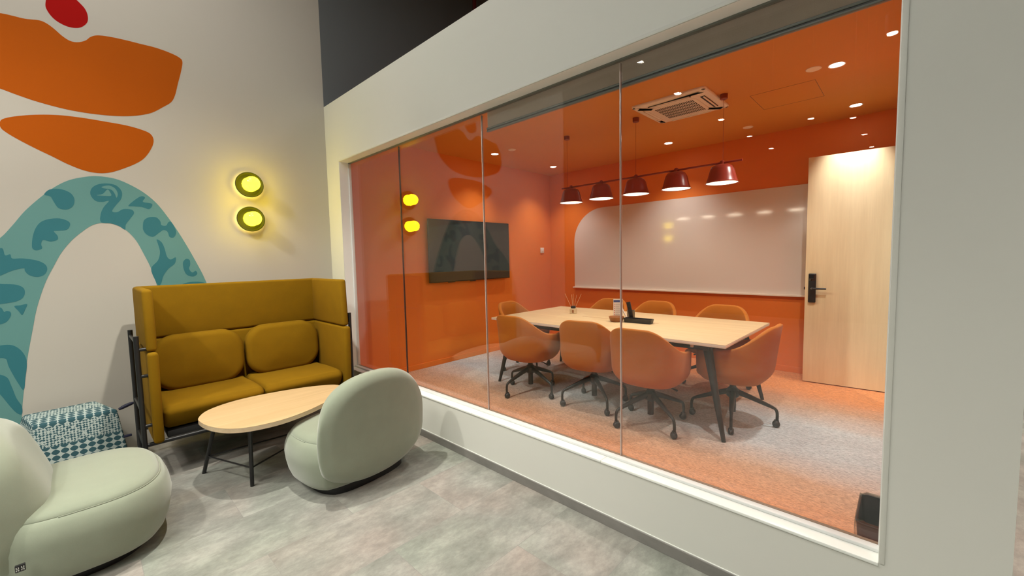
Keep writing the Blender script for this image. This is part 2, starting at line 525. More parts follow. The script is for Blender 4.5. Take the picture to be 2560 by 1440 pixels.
class MB:
    """collects shapes in one bmesh; build() links them as ONE mesh object.
    Coordinates are in the parent's own frame."""

    def __init__(self, world=False):
        self.bm = bmesh.new()
        self.world = world

    def face(self, vs):
        try:
            return self.bm.faces.new(vs)
        except ValueError:
            return None

    def box(self, a, b, bev=0.0, seg=2):
        x0, y0, z0 = (min(a[i], b[i]) for i in range(3))
        x1, y1, z1 = (max(a[i], b[i]) for i in range(3))
        return self.hexa([(x0, y0, z0), (x1, y0, z0), (x1, y1, z0), (x0, y1, z0), (x0, y0, z1), (x1, y0, z1), (x1, y1, z1), (x0, y1, z1)], bev, seg)

    def hexa(self, P, bev=0.0, seg=2):
        v = [self.bm.verts.new(p) for p in P]
        fs = []
        for q in ((3, 2, 1, 0), (4, 5, 6, 7), (0, 1, 5, 4), (1, 2, 6, 5), (2, 3, 7, 6), (3, 0, 4, 7)):
            fs.append(self.face([v[i] for i in q]))
        if bev > 0:
            es = list({e for f in fs for e in f.edges})
            bmesh.ops.bevel(self.bm, geom=es, offset=bev, segments=seg, profile=0.5, affect='EDGES')
        return self

    def obox(self, c, half, rot):
        """oriented box: centre, half sizes, 3x3 rotation"""
        P = []
        for sz in (-1, 1):
            for sx, sy in ((-1, -1), (1, -1), (1, 1), (-1, 1)):
                P.append(Vector(c) + rot @ Vector((sx * half[0], sy * half[1], sz * half[2])))
        return self.hexa(P, min(half) * 0.25)

    def tube(self, pts, r, n=12, cap=True):
        """sweep a circle along points; r is a number or a list"""
        pts = [Vector(p) for p in pts]
        rs = r if isinstance(r, (list, tuple)) else [r] * len(pts)
        rings = []
        prev = None
        for i, p in enumerate(pts):
            t = (pts[min(i + 1, len(pts) - 1)] - pts[max(i - 1, 0)]).normalized()
            if prev is None:
                a = Vector((0, 0, 1)) if abs(t.z) < 0.9 else Vector((1, 0, 0))
                u = t.cross(a).normalized()
            else:
                u = (prev - t * prev.dot(t)).normalized()
            prev = u
            w = t.cross(u)
            rings.append([self.bm.verts.new(p + (u * math.cos(k * 2 * math.pi / n) + w * math.sin(k * 2 * math.pi / n)) * rs[i]) for k in range(n)])
        for a, b in zip(rings, rings[1:]):
            for k in range(n):
                self.face([a[k], a[(k + 1) % n], b[(k + 1) % n], b[k]])
        if cap:
            self.face(rings[0][::-1])
            self.face(rings[-1])
        return self

    def cyl(self, a, b, r, r2=None, n=20):
        return self.tube([a, b], [r, r if r2 is None else r2], n)

    def lathe(self, prof, c=(0, 0, 0), n=40, axis='Z', caps=True, closed=False):
        """prof: list of (radius, height)"""
        c = Vector(c)
        rings = []
        for r, h in prof:
            ring = []
            for k in range(n):
                a = 2 * math.pi * k / n
                if axis == 'Z':
                    p = Vector((r * math.cos(a), r * math.sin(a), h))
                elif axis == 'Y':
                    p = Vector((r * math.cos(a), h, r * math.sin(a)))
                else:
                    p = Vector((h, r * math.cos(a), r * math.sin(a)))
                ring.append(self.bm.verts.new(c + p))
            rings.append(ring)
        pairs = list(zip(rings, rings[1:]))
        if closed:
            pairs.append((rings[-1], rings[0]))
        for a, b in pairs:
            for k in range(n):
                self.face([a[k], a[(k + 1) % n], b[(k + 1) % n], b[k]])
        if caps and not closed:
            self.face(rings[0][::-1])
            self.face(rings[-1])
        return self

    def loft(self, rings, cap=True, close=True):
        R = [[self.bm.verts.new(p) for p in r] for r in rings]
        n = len(R[0])
        for a, b in zip(R, R[1:]):
            for k in range(n if close else n - 1):
                self.face([a[k], a[(k + 1) % n], b[(k + 1) % n], b[k]])
        if cap:
            self.face(R[0][::-1])
            self.face(R[-1])
        return self

    def pillow(self, outline, T, r, f=lambda u, v, w: (u, v, w), crown=0.0, crown_back=None, K=6, rings=4):
        """soft slab: outline in (u,v), thickness T along w, edges rounded by r, crowned faces; f maps to space"""
        crown_back = crown if crown_back is None else crown_back
        n = len(outline)
        P = [Vector((a, b, 0)) for a, b in outline]
        C = sum(P, Vector()) / n
        area = sum(P[i].x * P[(i + 1) % n].y - P[(i + 1) % n].x * P[i].y for i in range(n))
        sg = 1 if area > 0 else -1
        N = []
        for i in range(n):
            t = (P[(i + 1) % n] - P[i - 1]).normalized()
            N.append(Vector((-t.y, t.x, 0)) * sg)

        def ring(inset, s, w):
            out = []
            for i in range(n):
                q = P[i] + N[i] * inset
                q = C + (q - C) * s
                out.append((q.x, q.y, w))
            return out
        rg = []
        half = T / 2
        for sgn, cr in ((-1, crown_back), (1, crown)):
            lst = []
            for k in range(K + 1):
                ph = k / K * math.pi / 2
                lst.append(ring(r * (1 - math.cos(ph)), 1.0, sgn * ((half - r) + r * math.sin(ph))))
            for k in range(1, rings + 1):
                s = 1 - k / (rings + 0.6)
                lst.append(ring(r, s, sgn * (half + cr * (1 - s * s))))
            rg.append((lst, sgn * (half + cr)))
        allr = rg[0][0][::-1] + rg[1][0]
        V = [[self.bm.verts.new(f(*p)) for p in q] for q in allr]
        for a, b in zip(V, V[1:]):
            for k in range(n):
                self.face([a[k], a[(k + 1) % n], b[(k + 1) % n], b[k]])
        c0 = self.bm.verts.new(f(C.x, C.y, rg[0][1]))
        c1 = self.bm.verts.new(f(C.x, C.y, rg[1][1]))
        for k in range(n):
            self.face([V[0][(k + 1) % n], V[0][k], c0])
            self.face([V[-1][k], V[-1][(k + 1) % n], c1])
        return self

    def stack(self, outline, prof, top=None, bottom=None, f=lambda x, y, z: (x, y, z)):
        """rings of a plan outline: prof is a list of (inset, z)"""
        n = len(outline)
        P = [Vector((a, b, 0)) for a, b in outline]
        C = sum(P, Vector()) / n
        area = sum(P[i].x * P[(i + 1) % n].y - P[(i + 1) % n].x * P[i].y for i in range(n))
        sg = 1 if area > 0 else -1
        N = []
        for i in range(n):
            t = (P[(i + 1) % n] - P[i - 1]).normalized()
            N.append(Vector((-t.y, t.x, 0)) * sg)
        V = []
        for ins, z in prof:
            if ins >= 1:       # scaled ring: (1+s, z)
                s = ins - 1
                V.append([self.bm.verts.new(f(*(C + (P[i] - C) * s + Vector((0, 0, z))))) for i in range(n)])
            else:
                V.append([self.bm.verts.new(f(*(P[i] + N[i] * ins + Vector((0, 0, z))))) for i in range(n)])
        for a, b in zip(V, V[1:]):
            for k in range(n):
                self.face([a[k], a[(k + 1) % n], b[(k + 1) % n], b[k]])
        self.face(V[0][::-1])
        if top is not None:
            c = self.bm.verts.new(f(C.x, C.y, top))
            for k in range(n):
                self.face([V[-1][k], V[-1][(k + 1) % n], c])
        else:
            self.face(V[-1])
        return self

    def prism(self, outline, a, b, axis='Z', bev=0.0):
        """extrude a 2D outline between a and b along an axis"""
        def P(u, v, w):
            return {'Z': (u, v, w), 'Y': (u, w, v), 'X': (w, u, v)}[axis]
        lo = [self.bm.verts.new(P(u, v, a)) for u, v in outline]
        hi = [self.bm.verts.new(P(u, v, b)) for u, v in outline]
        n = len(outline)
        fs = [self.face(lo[::-1]), self.face(hi)]
        for k in range(n):
            fs.append(self.face([lo[k], lo[(k + 1) % n], hi[(k + 1) % n], hi[k]]))
        if bev:
            es = [e for e in self.bm.edges if e.is_valid and (all(x in lo for x in e.verts) or all(x in hi for x in e.verts))]
            bmesh.ops.bevel(self.bm, geom=es, offset=bev, segments=2, profile=0.5, affect='EDGES')
        return self

    def build(self, name, mat, parent=None, smooth=35, uvbox=False):
        bm = self.bm
        if self.world and parent is not None:
            bmesh.ops.transform(bm, matrix=chain(parent).inverted(), verts=bm.verts[:])
        bmesh.ops.recalc_face_normals(bm, faces=bm.faces[:])
        me = bpy.data.meshes.new(name)
        if uvbox:
            uvl = bm.loops.layers.uv.new('UVMap')
            for fc in bm.faces:
                n = fc.normal
                for lp in fc.loops:
                    p = lp.vert.co
                    if abs(n.z) > 0.7:
                        lp[uvl].uv = (p.x, p.y * 1.0)
                    elif abs(n.y) > abs(n.x):
                        lp[uvl].uv = (p.x, p.z)
                    else:
                        lp[uvl].uv = (p.y, p.z)
        bm.to_mesh(me)
        bm.free()
        me.materials.append(mat)
        if smooth:
            for p in me.polygons:
                p.use_smooth = True
            me.set_sharp_from_angle(angle=math.radians(smooth))
        o = bpy.data.objects.new(name, me)
        COL.objects.link(o)
        if parent is not None:
            o.parent = parent
        return o


def struct(name, mb, mat, parent=None, smooth=0):
    o = mb.build(name, mat, parent, smooth)
    if parent is None:
        o['kind'] = 'structure'
    return o


def catmull(P, closed=True, k=6):
    out = []
    n = len(P)
    rng = range(n if closed else n - 1)
    for i in rng:
        p0, p1, p2, p3 = (P[(i + j - 1) % n] if closed else P[min(max(i + j - 1, 0), n - 1)] for j in range(4))
        for t in range(k):
            s = t / k
            out.append(tuple(0.5 * (2 * p1[d] + (p2[d] - p0[d]) * s + (2 * p0[d] - 5 * p1[d] + 4 * p2[d] - p3[d]) * s * s + (3 * p1[d] - p0[d] - 3 * p2[d] + p3[d]) * s ** 3) for d in range(len(p1))))
    if not closed:
        out.append(tuple(P[-1]))
    return out


def rrect(x0, y0, x1, y1, r, k=8):
    r = min(r, abs(x1 - x0) / 2 - 1e-4, abs(y1 - y0) / 2 - 1e-4)
    out = []
    for cx, cy, a0 in ((x1 - r, y0 + r, -90), (x1 - r, y1 - r, 0), (x0 + r, y1 - r, 90), (x0 + r, y0 + r, 180)):
        for i in range(k + 1):
            a = math.radians(a0 + 90 * i / k)
            out.append((cx + r * math.cos(a), cy + r * math.sin(a)))
    return out


def superell(a, b, e, n=64, cx=0, cy=0):
    out = []
    for i in range(n):
        t = 2 * math.pi * i / n
        c, s = math.cos(t), math.sin(t)
        out.append((cx + a * math.copysign(abs(c) ** (2 / e), c), cy + b * math.copysign(abs(s) ** (2 / e), s)))
    return out


# outlines of the wall painting, metres on the wall face (x, z)
MURAL = {
'arch_outer': [(-2.881,0.211),(-2.846,0.533),(-2.785,0.917),(-2.704,1.211),(-2.603,1.417),(-2.494,1.557),(-2.402,1.64),(-2.315,1.719),(-2.254,1.808),(-2.189,1.914),(-2.103,2.024),(-2.026,2.107),(-1.948,2.165),(-1.858,2.2),(-1.79,2.212),(-1.697,2.204),(-1.614,2.168),(-1.529,2.11),(-1.455,2.031),(-1.394,1.931),(-1.332,1.811),(-1.269,1.668),(-1.218,1.54),(-1.173,1.419),(-1.141,1.314),(-1.048,1.019),(-0.955,0.651),(-0.905,0.338),(-0.904,0.052)],
'arch_inner': [(-1.371,0.139),(-1.387,0.453),(-1.408,0.807),(-1.457,1.138),(-1.493,1.327),(-1.523,1.477),(-1.561,1.598),(-1.605,1.717),(-1.662,1.799),(-1.72,1.838),(-1.785,1.849),(-1.849,1.828),(-1.909,1.775),(-1.968,1.708),(-2.027,1.617),(-2.076,1.51),(-2.12,1.405),(-2.158,1.285),(-2.185,1.181),(-2.208,1.062),(-2.231,0.944),(-2.255,0.811),(-2.275,0.663),(-2.295,0.515),(-2.31,0.366),(-2.33,0.142)],
'drop': [(-2.087,2.041),(-2.058,2.081),(-2.006,2.091),(-1.955,2.069),(-1.934,2.024),(-1.945,1.969),(-1.979,1.94),(-2.021,1.948),(-2.042,1.992),(-2.057,2.031)],
'swan': [(-1.845,2.063),(-1.836,2.112),(-1.8,2.147),(-1.747,2.161),(-1.694,2.151),(-1.664,2.105),(-1.671,2.047),(-1.704,1.995),(-1.731,1.944),(-1.702,1.938),(-1.664,1.965),(-1.614,1.964),(-1.601,1.936),(-1.625,1.893),(-1.657,1.841),(-1.664,1.799),(-1.697,1.826),(-1.744,1.846),(-1.8,1.853),(-1.798,1.916),(-1.777,1.973),(-1.744,2.024),(-1.78,2.013),(-1.82,2.018)],
'swirl': [(-1.778,2.131),(-1.736,2.146),(-1.702,2.126),(-1.689,2.086),(-1.698,2.053),(-1.707,2.085),(-1.726,2.115),(-1.767,2.121)],
'swirl2': [(-1.811,2.063),(-1.776,2.076),(-1.747,2.113),(-1.733,2.093),(-1.729,2.066),(-1.771,2.061)],
'bow': [(-1.631,1.997),(-1.557,2.074),(-1.524,2.07),(-1.54,2.033),(-1.482,2.021),(-1.503,1.976),(-1.549,1.99),(-1.6,1.991)],
'hook': [(-1.553,1.829),(-1.543,1.88),(-1.509,1.908),(-1.463,1.91),(-1.438,1.877),(-1.433,1.846),(-1.402,1.843),(-1.387,1.87),(-1.367,1.877),(-1.345,1.828),(-1.338,1.784),(-1.357,1.743),(-1.385,1.747),(-1.396,1.791),(-1.422,1.804),(-1.451,1.781),(-1.493,1.745),(-1.531,1.761),(-1.551,1.795)],
'figure': [(-1.472,1.724),(-1.442,1.702),(-1.425,1.65),(-1.413,1.579),(-1.39,1.552),(-1.354,1.57),(-1.364,1.516),(-1.409,1.473),(-1.447,1.412),(-1.464,1.355),(-1.483,1.331),(-1.503,1.38),(-1.523,1.477),(-1.475,1.545),(-1.457,1.615),(-1.464,1.676)],
'comma': [(-1.307,1.524),(-1.283,1.556),(-1.259,1.545),(-1.257,1.504),(-1.267,1.468),(-1.247,1.434),(-1.221,1.448),(-1.211,1.42),(-1.242,1.397),(-1.285,1.414),(-1.304,1.46)],
'patch': [(-1.335,1.308),(-1.304,1.342),(-1.23,1.351),(-1.155,1.333),(-1.136,1.276),(-1.147,1.211),(-1.267,1.22)],
'leaf': [(-2.172,1.663),(-2.162,1.737),(-2.143,1.798),(-2.115,1.841),(-2.073,1.864),(-2.021,1.871),(-1.98,1.854),(-1.969,1.828),(-1.989,1.788),(-2.032,1.779),(-2.057,1.774),(-2.04,1.74),(-2.044,1.71),(-2.079,1.697),(-2.114,1.708),(-2.126,1.678),(-2.123,1.648),(-2.144,1.633),(-2.164,1.636)],
'wave': [(-2.376,1.633),(-2.32,1.647),(-2.307,1.64),(-2.301,1.597),(-2.277,1.604),(-2.27,1.574),(-2.222,1.574),(-2.155,1.558),(-2.116,1.527),(-2.109,1.488),(-2.127,1.451),(-2.163,1.437),(-2.201,1.454),(-2.218,1.485),(-2.222,1.503),(-2.276,1.487),(-2.334,1.453),(-2.39,1.427)],
'pebble': [(-2.384,1.39),(-2.32,1.394),(-2.264,1.386),(-2.232,1.359),(-2.23,1.314),(-2.252,1.278),(-2.301,1.26),(-2.392,1.264)],
'triangle': [(-2.284,1.233),(-2.255,1.237),(-2.223,1.242),(-2.236,1.202),(-2.252,1.166),(-2.267,1.197)],
'curl': [(-2.377,1.231),(-2.345,1.228),(-2.333,1.197),(-2.322,1.203),(-2.305,1.194),(-2.305,1.165),(-2.329,1.123),(-2.367,1.11),(-2.393,1.124)],
'stem': [(-2.406,0.944),(-2.359,0.962),(-2.312,0.954),(-2.277,0.914),(-2.257,0.857),(-2.255,0.796),(-2.268,0.707),(-2.282,0.619),(-2.303,0.67),(-2.326,0.75),(-2.341,0.813),(-2.347,0.859),(-2.374,0.872),(-2.412,0.857)],
'root': [(-2.418,0.763),(-2.356,0.734),(-2.337,0.663),(-2.32,0.568),(-2.299,0.501),(-2.303,0.444),(-2.327,0.463),(-2.352,0.516),(-2.392,0.616),(-2.425,0.669)],
'foot': [(-2.453,0.393),(-2.381,0.366),(-2.355,0.335),(-2.347,0.286),(-2.357,0.198),(-2.368,0.125),(-2.421,0.191),(-2.463,0.251)],
'red': [(-1.987,3.427),(-1.983,3.388),(-1.958,3.343),(-1.92,3.316),(-1.871,3.306),(-1.819,3.322),(-1.78,3.368),(-1.769,3.416),(-1.779,3.469),(-1.807,3.507),(-1.836,3.53),(-1.885,3.545),(-1.935,3.53),(-1.972,3.488)],
'orange1': [(-2.414,3.228),(-2.293,3.258),(-2.208,3.276),(-2.155,3.28),(-2.093,3.282),(-2.027,3.297),(-1.99,3.289),(-1.953,3.262),(-1.917,3.227),(-1.878,3.205),(-1.837,3.209),(-1.794,3.237),(-1.765,3.273),(-1.726,3.299),(-1.66,3.313),(-1.569,3.32),(-1.476,3.322),(-1.378,3.324),(-1.29,3.314),(-1.225,3.295),(-1.203,3.264),(-1.219,3.174),(-1.246,3.069),(-1.272,2.964),(-1.302,2.899),(-1.357,2.846),(-1.437,2.779),(-1.525,2.737),(-1.609,2.712),(-1.7,2.697),(-1.82,2.688),(-1.943,2.691),(-2.067,2.709),(-2.157,2.731),(-2.244,2.758),(-2.342,2.789),(-2.441,2.848),(-2.491,3.004)],
'orange2': [(-2.259,2.53),(-2.24,2.554),(-2.186,2.582),(-2.092,2.614),(-1.976,2.638),(-1.854,2.646),(-1.726,2.645),(-1.602,2.641),(-1.508,2.625),(-1.455,2.601),(-1.439,2.548),(-1.463,2.472),(-1.511,2.392),(-1.574,2.335),(-1.66,2.281),(-1.73,2.247),(-1.796,2.236),(-1.87,2.247),(-1.95,2.281),(-2.026,2.326),(-2.109,2.373),(-2.188,2.423),(-2.238,2.461),(-2.26,2.49)],
}

# ================================================================== THE SETTING
PX1 = 0.125           # partition thickness
Y0, Y1 = -0.31, -4.587   # window opening along the partition
Z0, Z1 = 0.361, 2.538
GX = 0.106            # glass plane
ZF = 0.05             # meeting room floor level
HC = 2.945            # meeting room ceiling
XB = 3.951            # far wall of the meeting room
YR = -4.76            # right wall of the meeting room, inner face
YE = -4.897           # end of the partition
HP = 3.169            # top of the partition

struct('floor', MB().box((-9, -10, -0.1), (0.0, 0.0, 0)).box((0.0, -10, -0.1), (7, YE, 0)), M['floor'])
struct('ceiling', MB().box((-9, -10, 5.2), (7, 0.2, 5.3)), M['dark_ceiling'])

wb_ = struct('wall_back', MB().box((-4.1, 0, -0.1), (0.0, 0.15, 5.2)), M['mural_white'])
struct('wall_back_far', MB().box((-9, -0.02, -0.1), (-4.1, 0.15, 5.2)), M['lounge_far'])  # unseen dark stretch, added to dim the reflection in the glass
struct('wall_back_upper', MB().box((0.0, 0.0, HP), (7, 0.15, 5.2)), M['grey_wall'])
struct('wall_left', MB().box((-9.15, -10, -0.1), (-9, 0.15, 5.2)), M['lounge_far'])
struct('wall_front', MB().box((-9, -10.15, -0.1), (7, -10, 5.2)), M['lounge_far'])
struct('wall_far_right', MB().box((7, -10, -0.1), (7.15, 0.15, 5.2)), M['part_white'])

# glazed partition: one wall with an opening
pw = MB()
pw.box((0, 0.0, 0), (PX1, Y0, HP))
pw.box((0, Y1, 0), (PX1, YE, HP))
pw.box((0, Y0, 0), (PX1, Y1, Z0))
pw.box((0, Y0, Z1), (PX1, Y1, HP))
bmesh.ops.remove_doubles(pw.bm, verts=pw.bm.verts[:], dist=0.0005)
part = struct('wall_right', pw, M['part_white'])

struct('baseboard_right', MB().box((-0.010, 0.0, 0), (0.0, YE, 0.058), 0.002).box((-0.010, YE - 0.010, 0), (3.0, YE, 0.058), 0.002), M['skirt'])
# caulk line above the skirting
struct('trim_2', MB().box((-0.003, 0.0, 0.058), (0.0, YE, 0.062)), M['sill_white'])

# meeting room shell
struct('floor_meeting_room', MB().box((PX1, YR, -0.05), (XB, 0.05, ZF)), M['carpet'])
struct('ceiling_meeting_room', MB().box((PX1, YR, HC), (XB + 0.12, 0.05, HC + 0.1)), M['orange_tinted'])
struct('wall_meeting_back', MB().box((PX1, 0.05, 0), (XB, 0.15, HP)), M['orange'])
struct('wall_meeting_far', MB().box((XB, 0.15, 0), (XB + 0.12, YE, HP)), M['orange'])
DX0, DX1, DZ = 2.76, 3.72, 2.53
wr = MB()
wr.box((PX1, YR, 0), (DX0, YE, HP))
wr.box((DX1, YR, 0), (XB, YE, HP))
wr.box((DX0, YR, DZ), (DX1, YE, HP))
struct('wall_meeting_right', wr, M['orange'])
struct('trim_1', MB().box((DX0 - 0.05, YR + 0.012, ZF), (DX0, YE - 0.012, DZ + 0.05), 0.003).box((DX0, YR + 0.012, DZ), (DX1, YE - 0.012, DZ + 0.05), 0.003), M['maple'])
struct('baseboard_far', MB().box((XB - 0.012, 0.05, ZF), (XB, -4.70, ZF + 0.07), 0.003), M['orange'])
struct('baseboard_back', MB().box((PX1, 0.038, ZF), (XB - 0.012, 0.05, ZF + 0.07), 0.003), M['orange'])
# orange lining on the inner face of the partition
ol = MB()
ol.box((PX1, 0.05, ZF), (PX1 + 0.006, Y0, HC))
ol.box((PX1, Y0, ZF), (PX1 + 0.006, Y1, Z0 - 0.012))
ol.box((PX1, Y0, Z1 + 0.02), (PX1 + 0.006, Y1, HC))
ol.box((PX1, Y1, ZF), (PX1 + 0.006, YR, HC))
struct('wall_meeting_lining', ol, M['orange'])

# ---- the window in the partition
win = empty('window_1', (GX, (Y0 + Y1) / 2, Z0), 0, kind='structure')
JY = [Y0 + 0.004, -1.290, -2.393, -3.488, Y1 + 0.004]
# sill board, in three lengths with fine joints, and the bottom channel behind it
cuts = [Y0, -2.32, -3.42, Y1]
for a, b in zip(cuts, cuts[1:]):
    MB(True).box((-0.006, a - 0.0015, Z0 - 0.012), (0.062, b + 0.0015, Z0 + 0.001), 0.002).build('sill', M['sill_white'], win)
ch = MB(True)
ch.box((0.062, Y0, Z0), (0.098, Y1, Z0 + 0.014), 0.002)
ch.box((0.114, Y0, Z0), (PX1, Y1, Z0 + 0.004), 0.002)
ch.build('bottom_channel', M['frame_grey'], win)
MB(True).box((0.0975, Y0, Z0 + 0.001), (0.1145, Y1, Z0 + 0.0155), 0.001).build('glazing_gasket', M['gasket_brown'], win)
tc_ = MB(True)
tc_.box((0.092, Y0, Z1 - 0.009), (0.120, Y1, Z1), 0.002)
tc_.build('top_channel', M['blind_rail'], win)
sd = MB(True)
sd.box((0.092, Y0, Z0), (0.120, Y0 - 0.010, Z1), 0.001)
sd.box((0.092, Y1, Z0), (0.120, Y1 + 0.006, Z1), 0.001)
sd.build('side_channel', M['frame_grey'], win)
for i in range(4):
    MB(True).box((GX - 0.006, JY[i] - 0.003, Z0 + 0.004), (GX + 0.006, JY[i + 1] + 0.003, Z1 - 0.004)).build('glass_pane', M['glass'], win)
for i, y in enumerate(JY[1:-1]):
    w_ = 0.0035
    MB(True).box((GX - 0.0075, y - w_, Z0 + 0.01), (GX + 0.0075, y + w_, Z1 - 0.02), 0.002).build('glass_joint', M['joint_dark'] if i == 0 else M['joint'], win)
rv = MB(True)  # skin added over the reveal; its paler colour stands for bounced light
rv.box((0.0, Y0, Z1 - 0.0015), (0.092, Y1, Z1))
rv.box((0.0, Y0, Z0), (0.092, Y0 - 0.0015, Z1))
rv.box((0.0, Y1, Z0), (0.092, Y1 + 0.0015, Z1))
rv.build('reveal_bounce_skin', M['sill_white'], win)
# rounded plaster bead round the opening
MB(True).box((-0.004, Y0 + 0.016, Z1), (0.0, Y1 - 0.016, Z1 + 0.018), 0.0015).box((-0.004, Y0, Z0), (0.0, Y0 + 0.016, Z1), 0.0015).box((-0.004, Y1 - 0.016, Z0), (0.0, Y1, Z1), 0.0015).build('bead_frame', M['part_white'], win)

# ---- mural, painted on the back wall
def arch_poly():
    o = catmull(MURAL['arch_outer'], False, 5)
    i = catmull(MURAL['arch_inner'], False, 5)
    return o + i


def painted(name, poly, depth, mat):
    """a paint layer: a thin slab lying on the wall face (y = 0)"""
    bm = bmesh.new()
    vs = [bm.verts.new((x, -depth, z)) for x, z in poly]
    es = [bm.edges.new((vs[k], vs[(k + 1) % len(vs)])) for k in range(len(vs))]
    bmesh.ops.triangle_fill(bm, use_beauty=True, edges=es, normal=(0, -1, 0))
    for fc in bm.faces:
        if fc.normal.y > 0:
            fc.normal_flip()
    r = bmesh.ops.extrude_face_region(bm, geom=bm.faces[:])
    for v in [g for g in r['geom'] if isinstance(g, bmesh.types.BMVert)]:
        v.co.y += depth - 0.00005
    m_ = MB()
    m_.bm = bm
    return m_.build(name, mat, wb_, 0)


painted('mural_arch', arch_poly(), 0.0010, M['teal_lt'])
for k in ('drop', 'swan', 'bow', 'hook', 'figure', 'comma', 'patch', 'leaf', 'wave', 'pebble', 'triangle', 'curl', 'stem', 'root', 'foot'):
    painted('mural_motif', catmull(MURAL[k], True, 4), 0.0018, M['teal_dk'])
for k in ('swirl', 'swirl2'):
    painted('mural_highlight', catmull(MURAL[k], True, 4), 0.0024, M['teal_lt'])
painted('mural_pebble', catmull(MURAL['orange1'], True, 5), 0.0010, M['mur_orange'])
painted('mural_pebble', catmull(MURAL['orange2'], True, 5), 0.0010, M['mur_orange'])
painted('mural_pebble', catmull(MURAL['red'], True, 5), 0.0010, M['mur_red'])

# ================================================================== LOUNGE LIGHTING
# cylinder spots hung on thin stems over the lounge; the glass mirrors all but the last three
LH = 3.2
lounge_spots = [(-1.22, -1.81, 2.3), (-2.36, -2.79, 0.55), (-3.63, -2.83, 0.8), (-4.76, -2.87, 0.8), (-5.83, -2.92, 0.8),
                (-2.40, -4.47, 0.65), (-4.47, -3.65, 0.7), (-4.84, -4.04, 0.7), (-5.96, -4.08, 0.7), (-7.02, -4.11, 0.7),
                (-3.6, -6.4, 0.7), (-6.0, -6.8, 0.7), (-0.9, -6.6, 0.9)]  # these last three are unseen, added to fill the lounge with bounce light
SPOT_LABELS = [
    'hanging black spotlight mirrored in the glass at the top edge over the blind',
    'hanging black spotlight mirrored in the glass on the face of the ceiling air conditioner',
    'hanging black spotlight mirrored right of the air conditioner, first of a slanting row',
    'hanging black spotlight mirrored right of the air conditioner, second of the slanting row',
    'hanging black spotlight mirrored in the glass, third and smallest of the slanting row',
    'hanging black spotlight mirrored in the glass at the top right corner of the window',
    'hanging black spotlight mirrored in the glass left of the downlight over the open door',
    'hanging black spotlight mirrored in the glass just below the downlight over the open door',
    'hanging black spotlight mirrored in the glass above the open door, second one down',
    'hanging black spotlight mirrored in the glass above the open door, lowest and faintest',
    'added black fill spotlight hanging unseen behind the camera, outside the photo, over the middle of the lounge floor',
    'added black fill spotlight hanging unseen behind the camera, outside the photo, farthest from the glass',
    'added black fill spotlight hanging unseen behind the camera, outside the photo, nearest the end of the partition']
sp0 = None
for i, (x, y, k) in enumerate(lounge_spots):
    if sp0 is None:
        sp0 = empty('hanging_spotlight', (x, y, LH))
        MB().lathe([(0.03, 0.006), (0.043, 0.0), (0.046, 0.0), (0.046, 0.15), (0.042, 0.155), (0.0, 0.155)], n=28, caps=False).build('housing', M['black'], sp0)
        MB().cyl((0, 0, 0.15), (0, 0, 5.2 - LH), 0.005, n=8).build('stem', M['black'], sp0)
        MB().lathe([(0.0, 0.004), (0.034, 0.004), (0.034, 0.008), (0.0, 0.008)], n=24, caps=False).build('lens', M['lounge_glow'], sp0)
        o = sp0
    else:
        o = copy_tree(sp0)
        o.location = (x, y, LH)
    tag(o, SPOT_LABELS[i], 'spotlight', 'hanging spotlights over the lounge')
    spot('spot_beam', (x, y, LH - 0.01), E_LOUNGE * k, NEUT, 128, 0.75, 0.035)

# square fill panels, added unseen above the frame to lift the ambient light
pl0 = None
for i, (x, y, e, lab) in enumerate(((-1.9, -1.45, 0.04, 'added unseen square fill panel high over the sofa, outside the photo'),
                                    (-4.6, -1.7, 0.28, 'added unseen square fill panel high over the left end of the mural, outside the photo'),
                                    (-4.4, -4.4, 0.52, 'added unseen square fill panel high to the left of the camera, outside the photo'),
                                    (2.2, -6.6, 0.7, 'added unseen square fill panel high over the corridor beyond the partition'))):
    if pl0 is None:
        pl0 = o = empty('fill_panel', (x, y, 5.2))
        MB().box((-0.62, -0.62, -0.05), (0.62, 0.62, 0), 0.004).build('frame', M['trim_white'], o)
        MB().box((-0.59, -0.59, -0.052), (0.59, 0.59, -0.0495)).build('diffuser', M['fill_panel_glow'], o)
    else:
        o = copy_tree(pl0)
        o.location = (x, y, 5.2)
    tag(o, lab, 'ceiling light', 'added fill panels above the lounge')
    d = bpy.data.lights.new('fill_panel_light', 'AREA')
    d.shape = 'SQUARE'
    d.size = 1.15
    d.energy = E_FILL * e
    d.color = (1.0, 0.98, 0.90)
    lo = bpy.data.objects.new('fill_panel_light', d)
    COL.objects.link(lo)
    lo.location = (x, y, 5.14)

# high wall washer far left that rakes across the mural and the sofa
ww = empty('wall_washer_spotlight', (-3.7, -1.7, 4.3), 0, 'black adjustable spotlight high above the left end of the mural, outside the frame', 'spotlight')
MB().cyl((0, 0, 0.08), (0, 0, 0.9), 0.006, n=8).build('stem', M['black'], ww)
MB().lathe([(0.05, 0.0), (0.055, 0.0), (0.055, 0.17), (0.0, 0.17)], n=24, caps=False).build('housing', M['black'], ww)
MB().lathe([(0.0, 0.012), (0.046, 0.012), (0.046, 0.016), (0.0, 0.016)], n=24, caps=False).build('lens', M['lounge_glow'], ww)
spot('washer_beam', (-3.7, -1.7, 4.28), E_LOUNGE * 2.2, NEUT, 84, 0.7, 0.04, (-2.0, -0.9, 0.8))
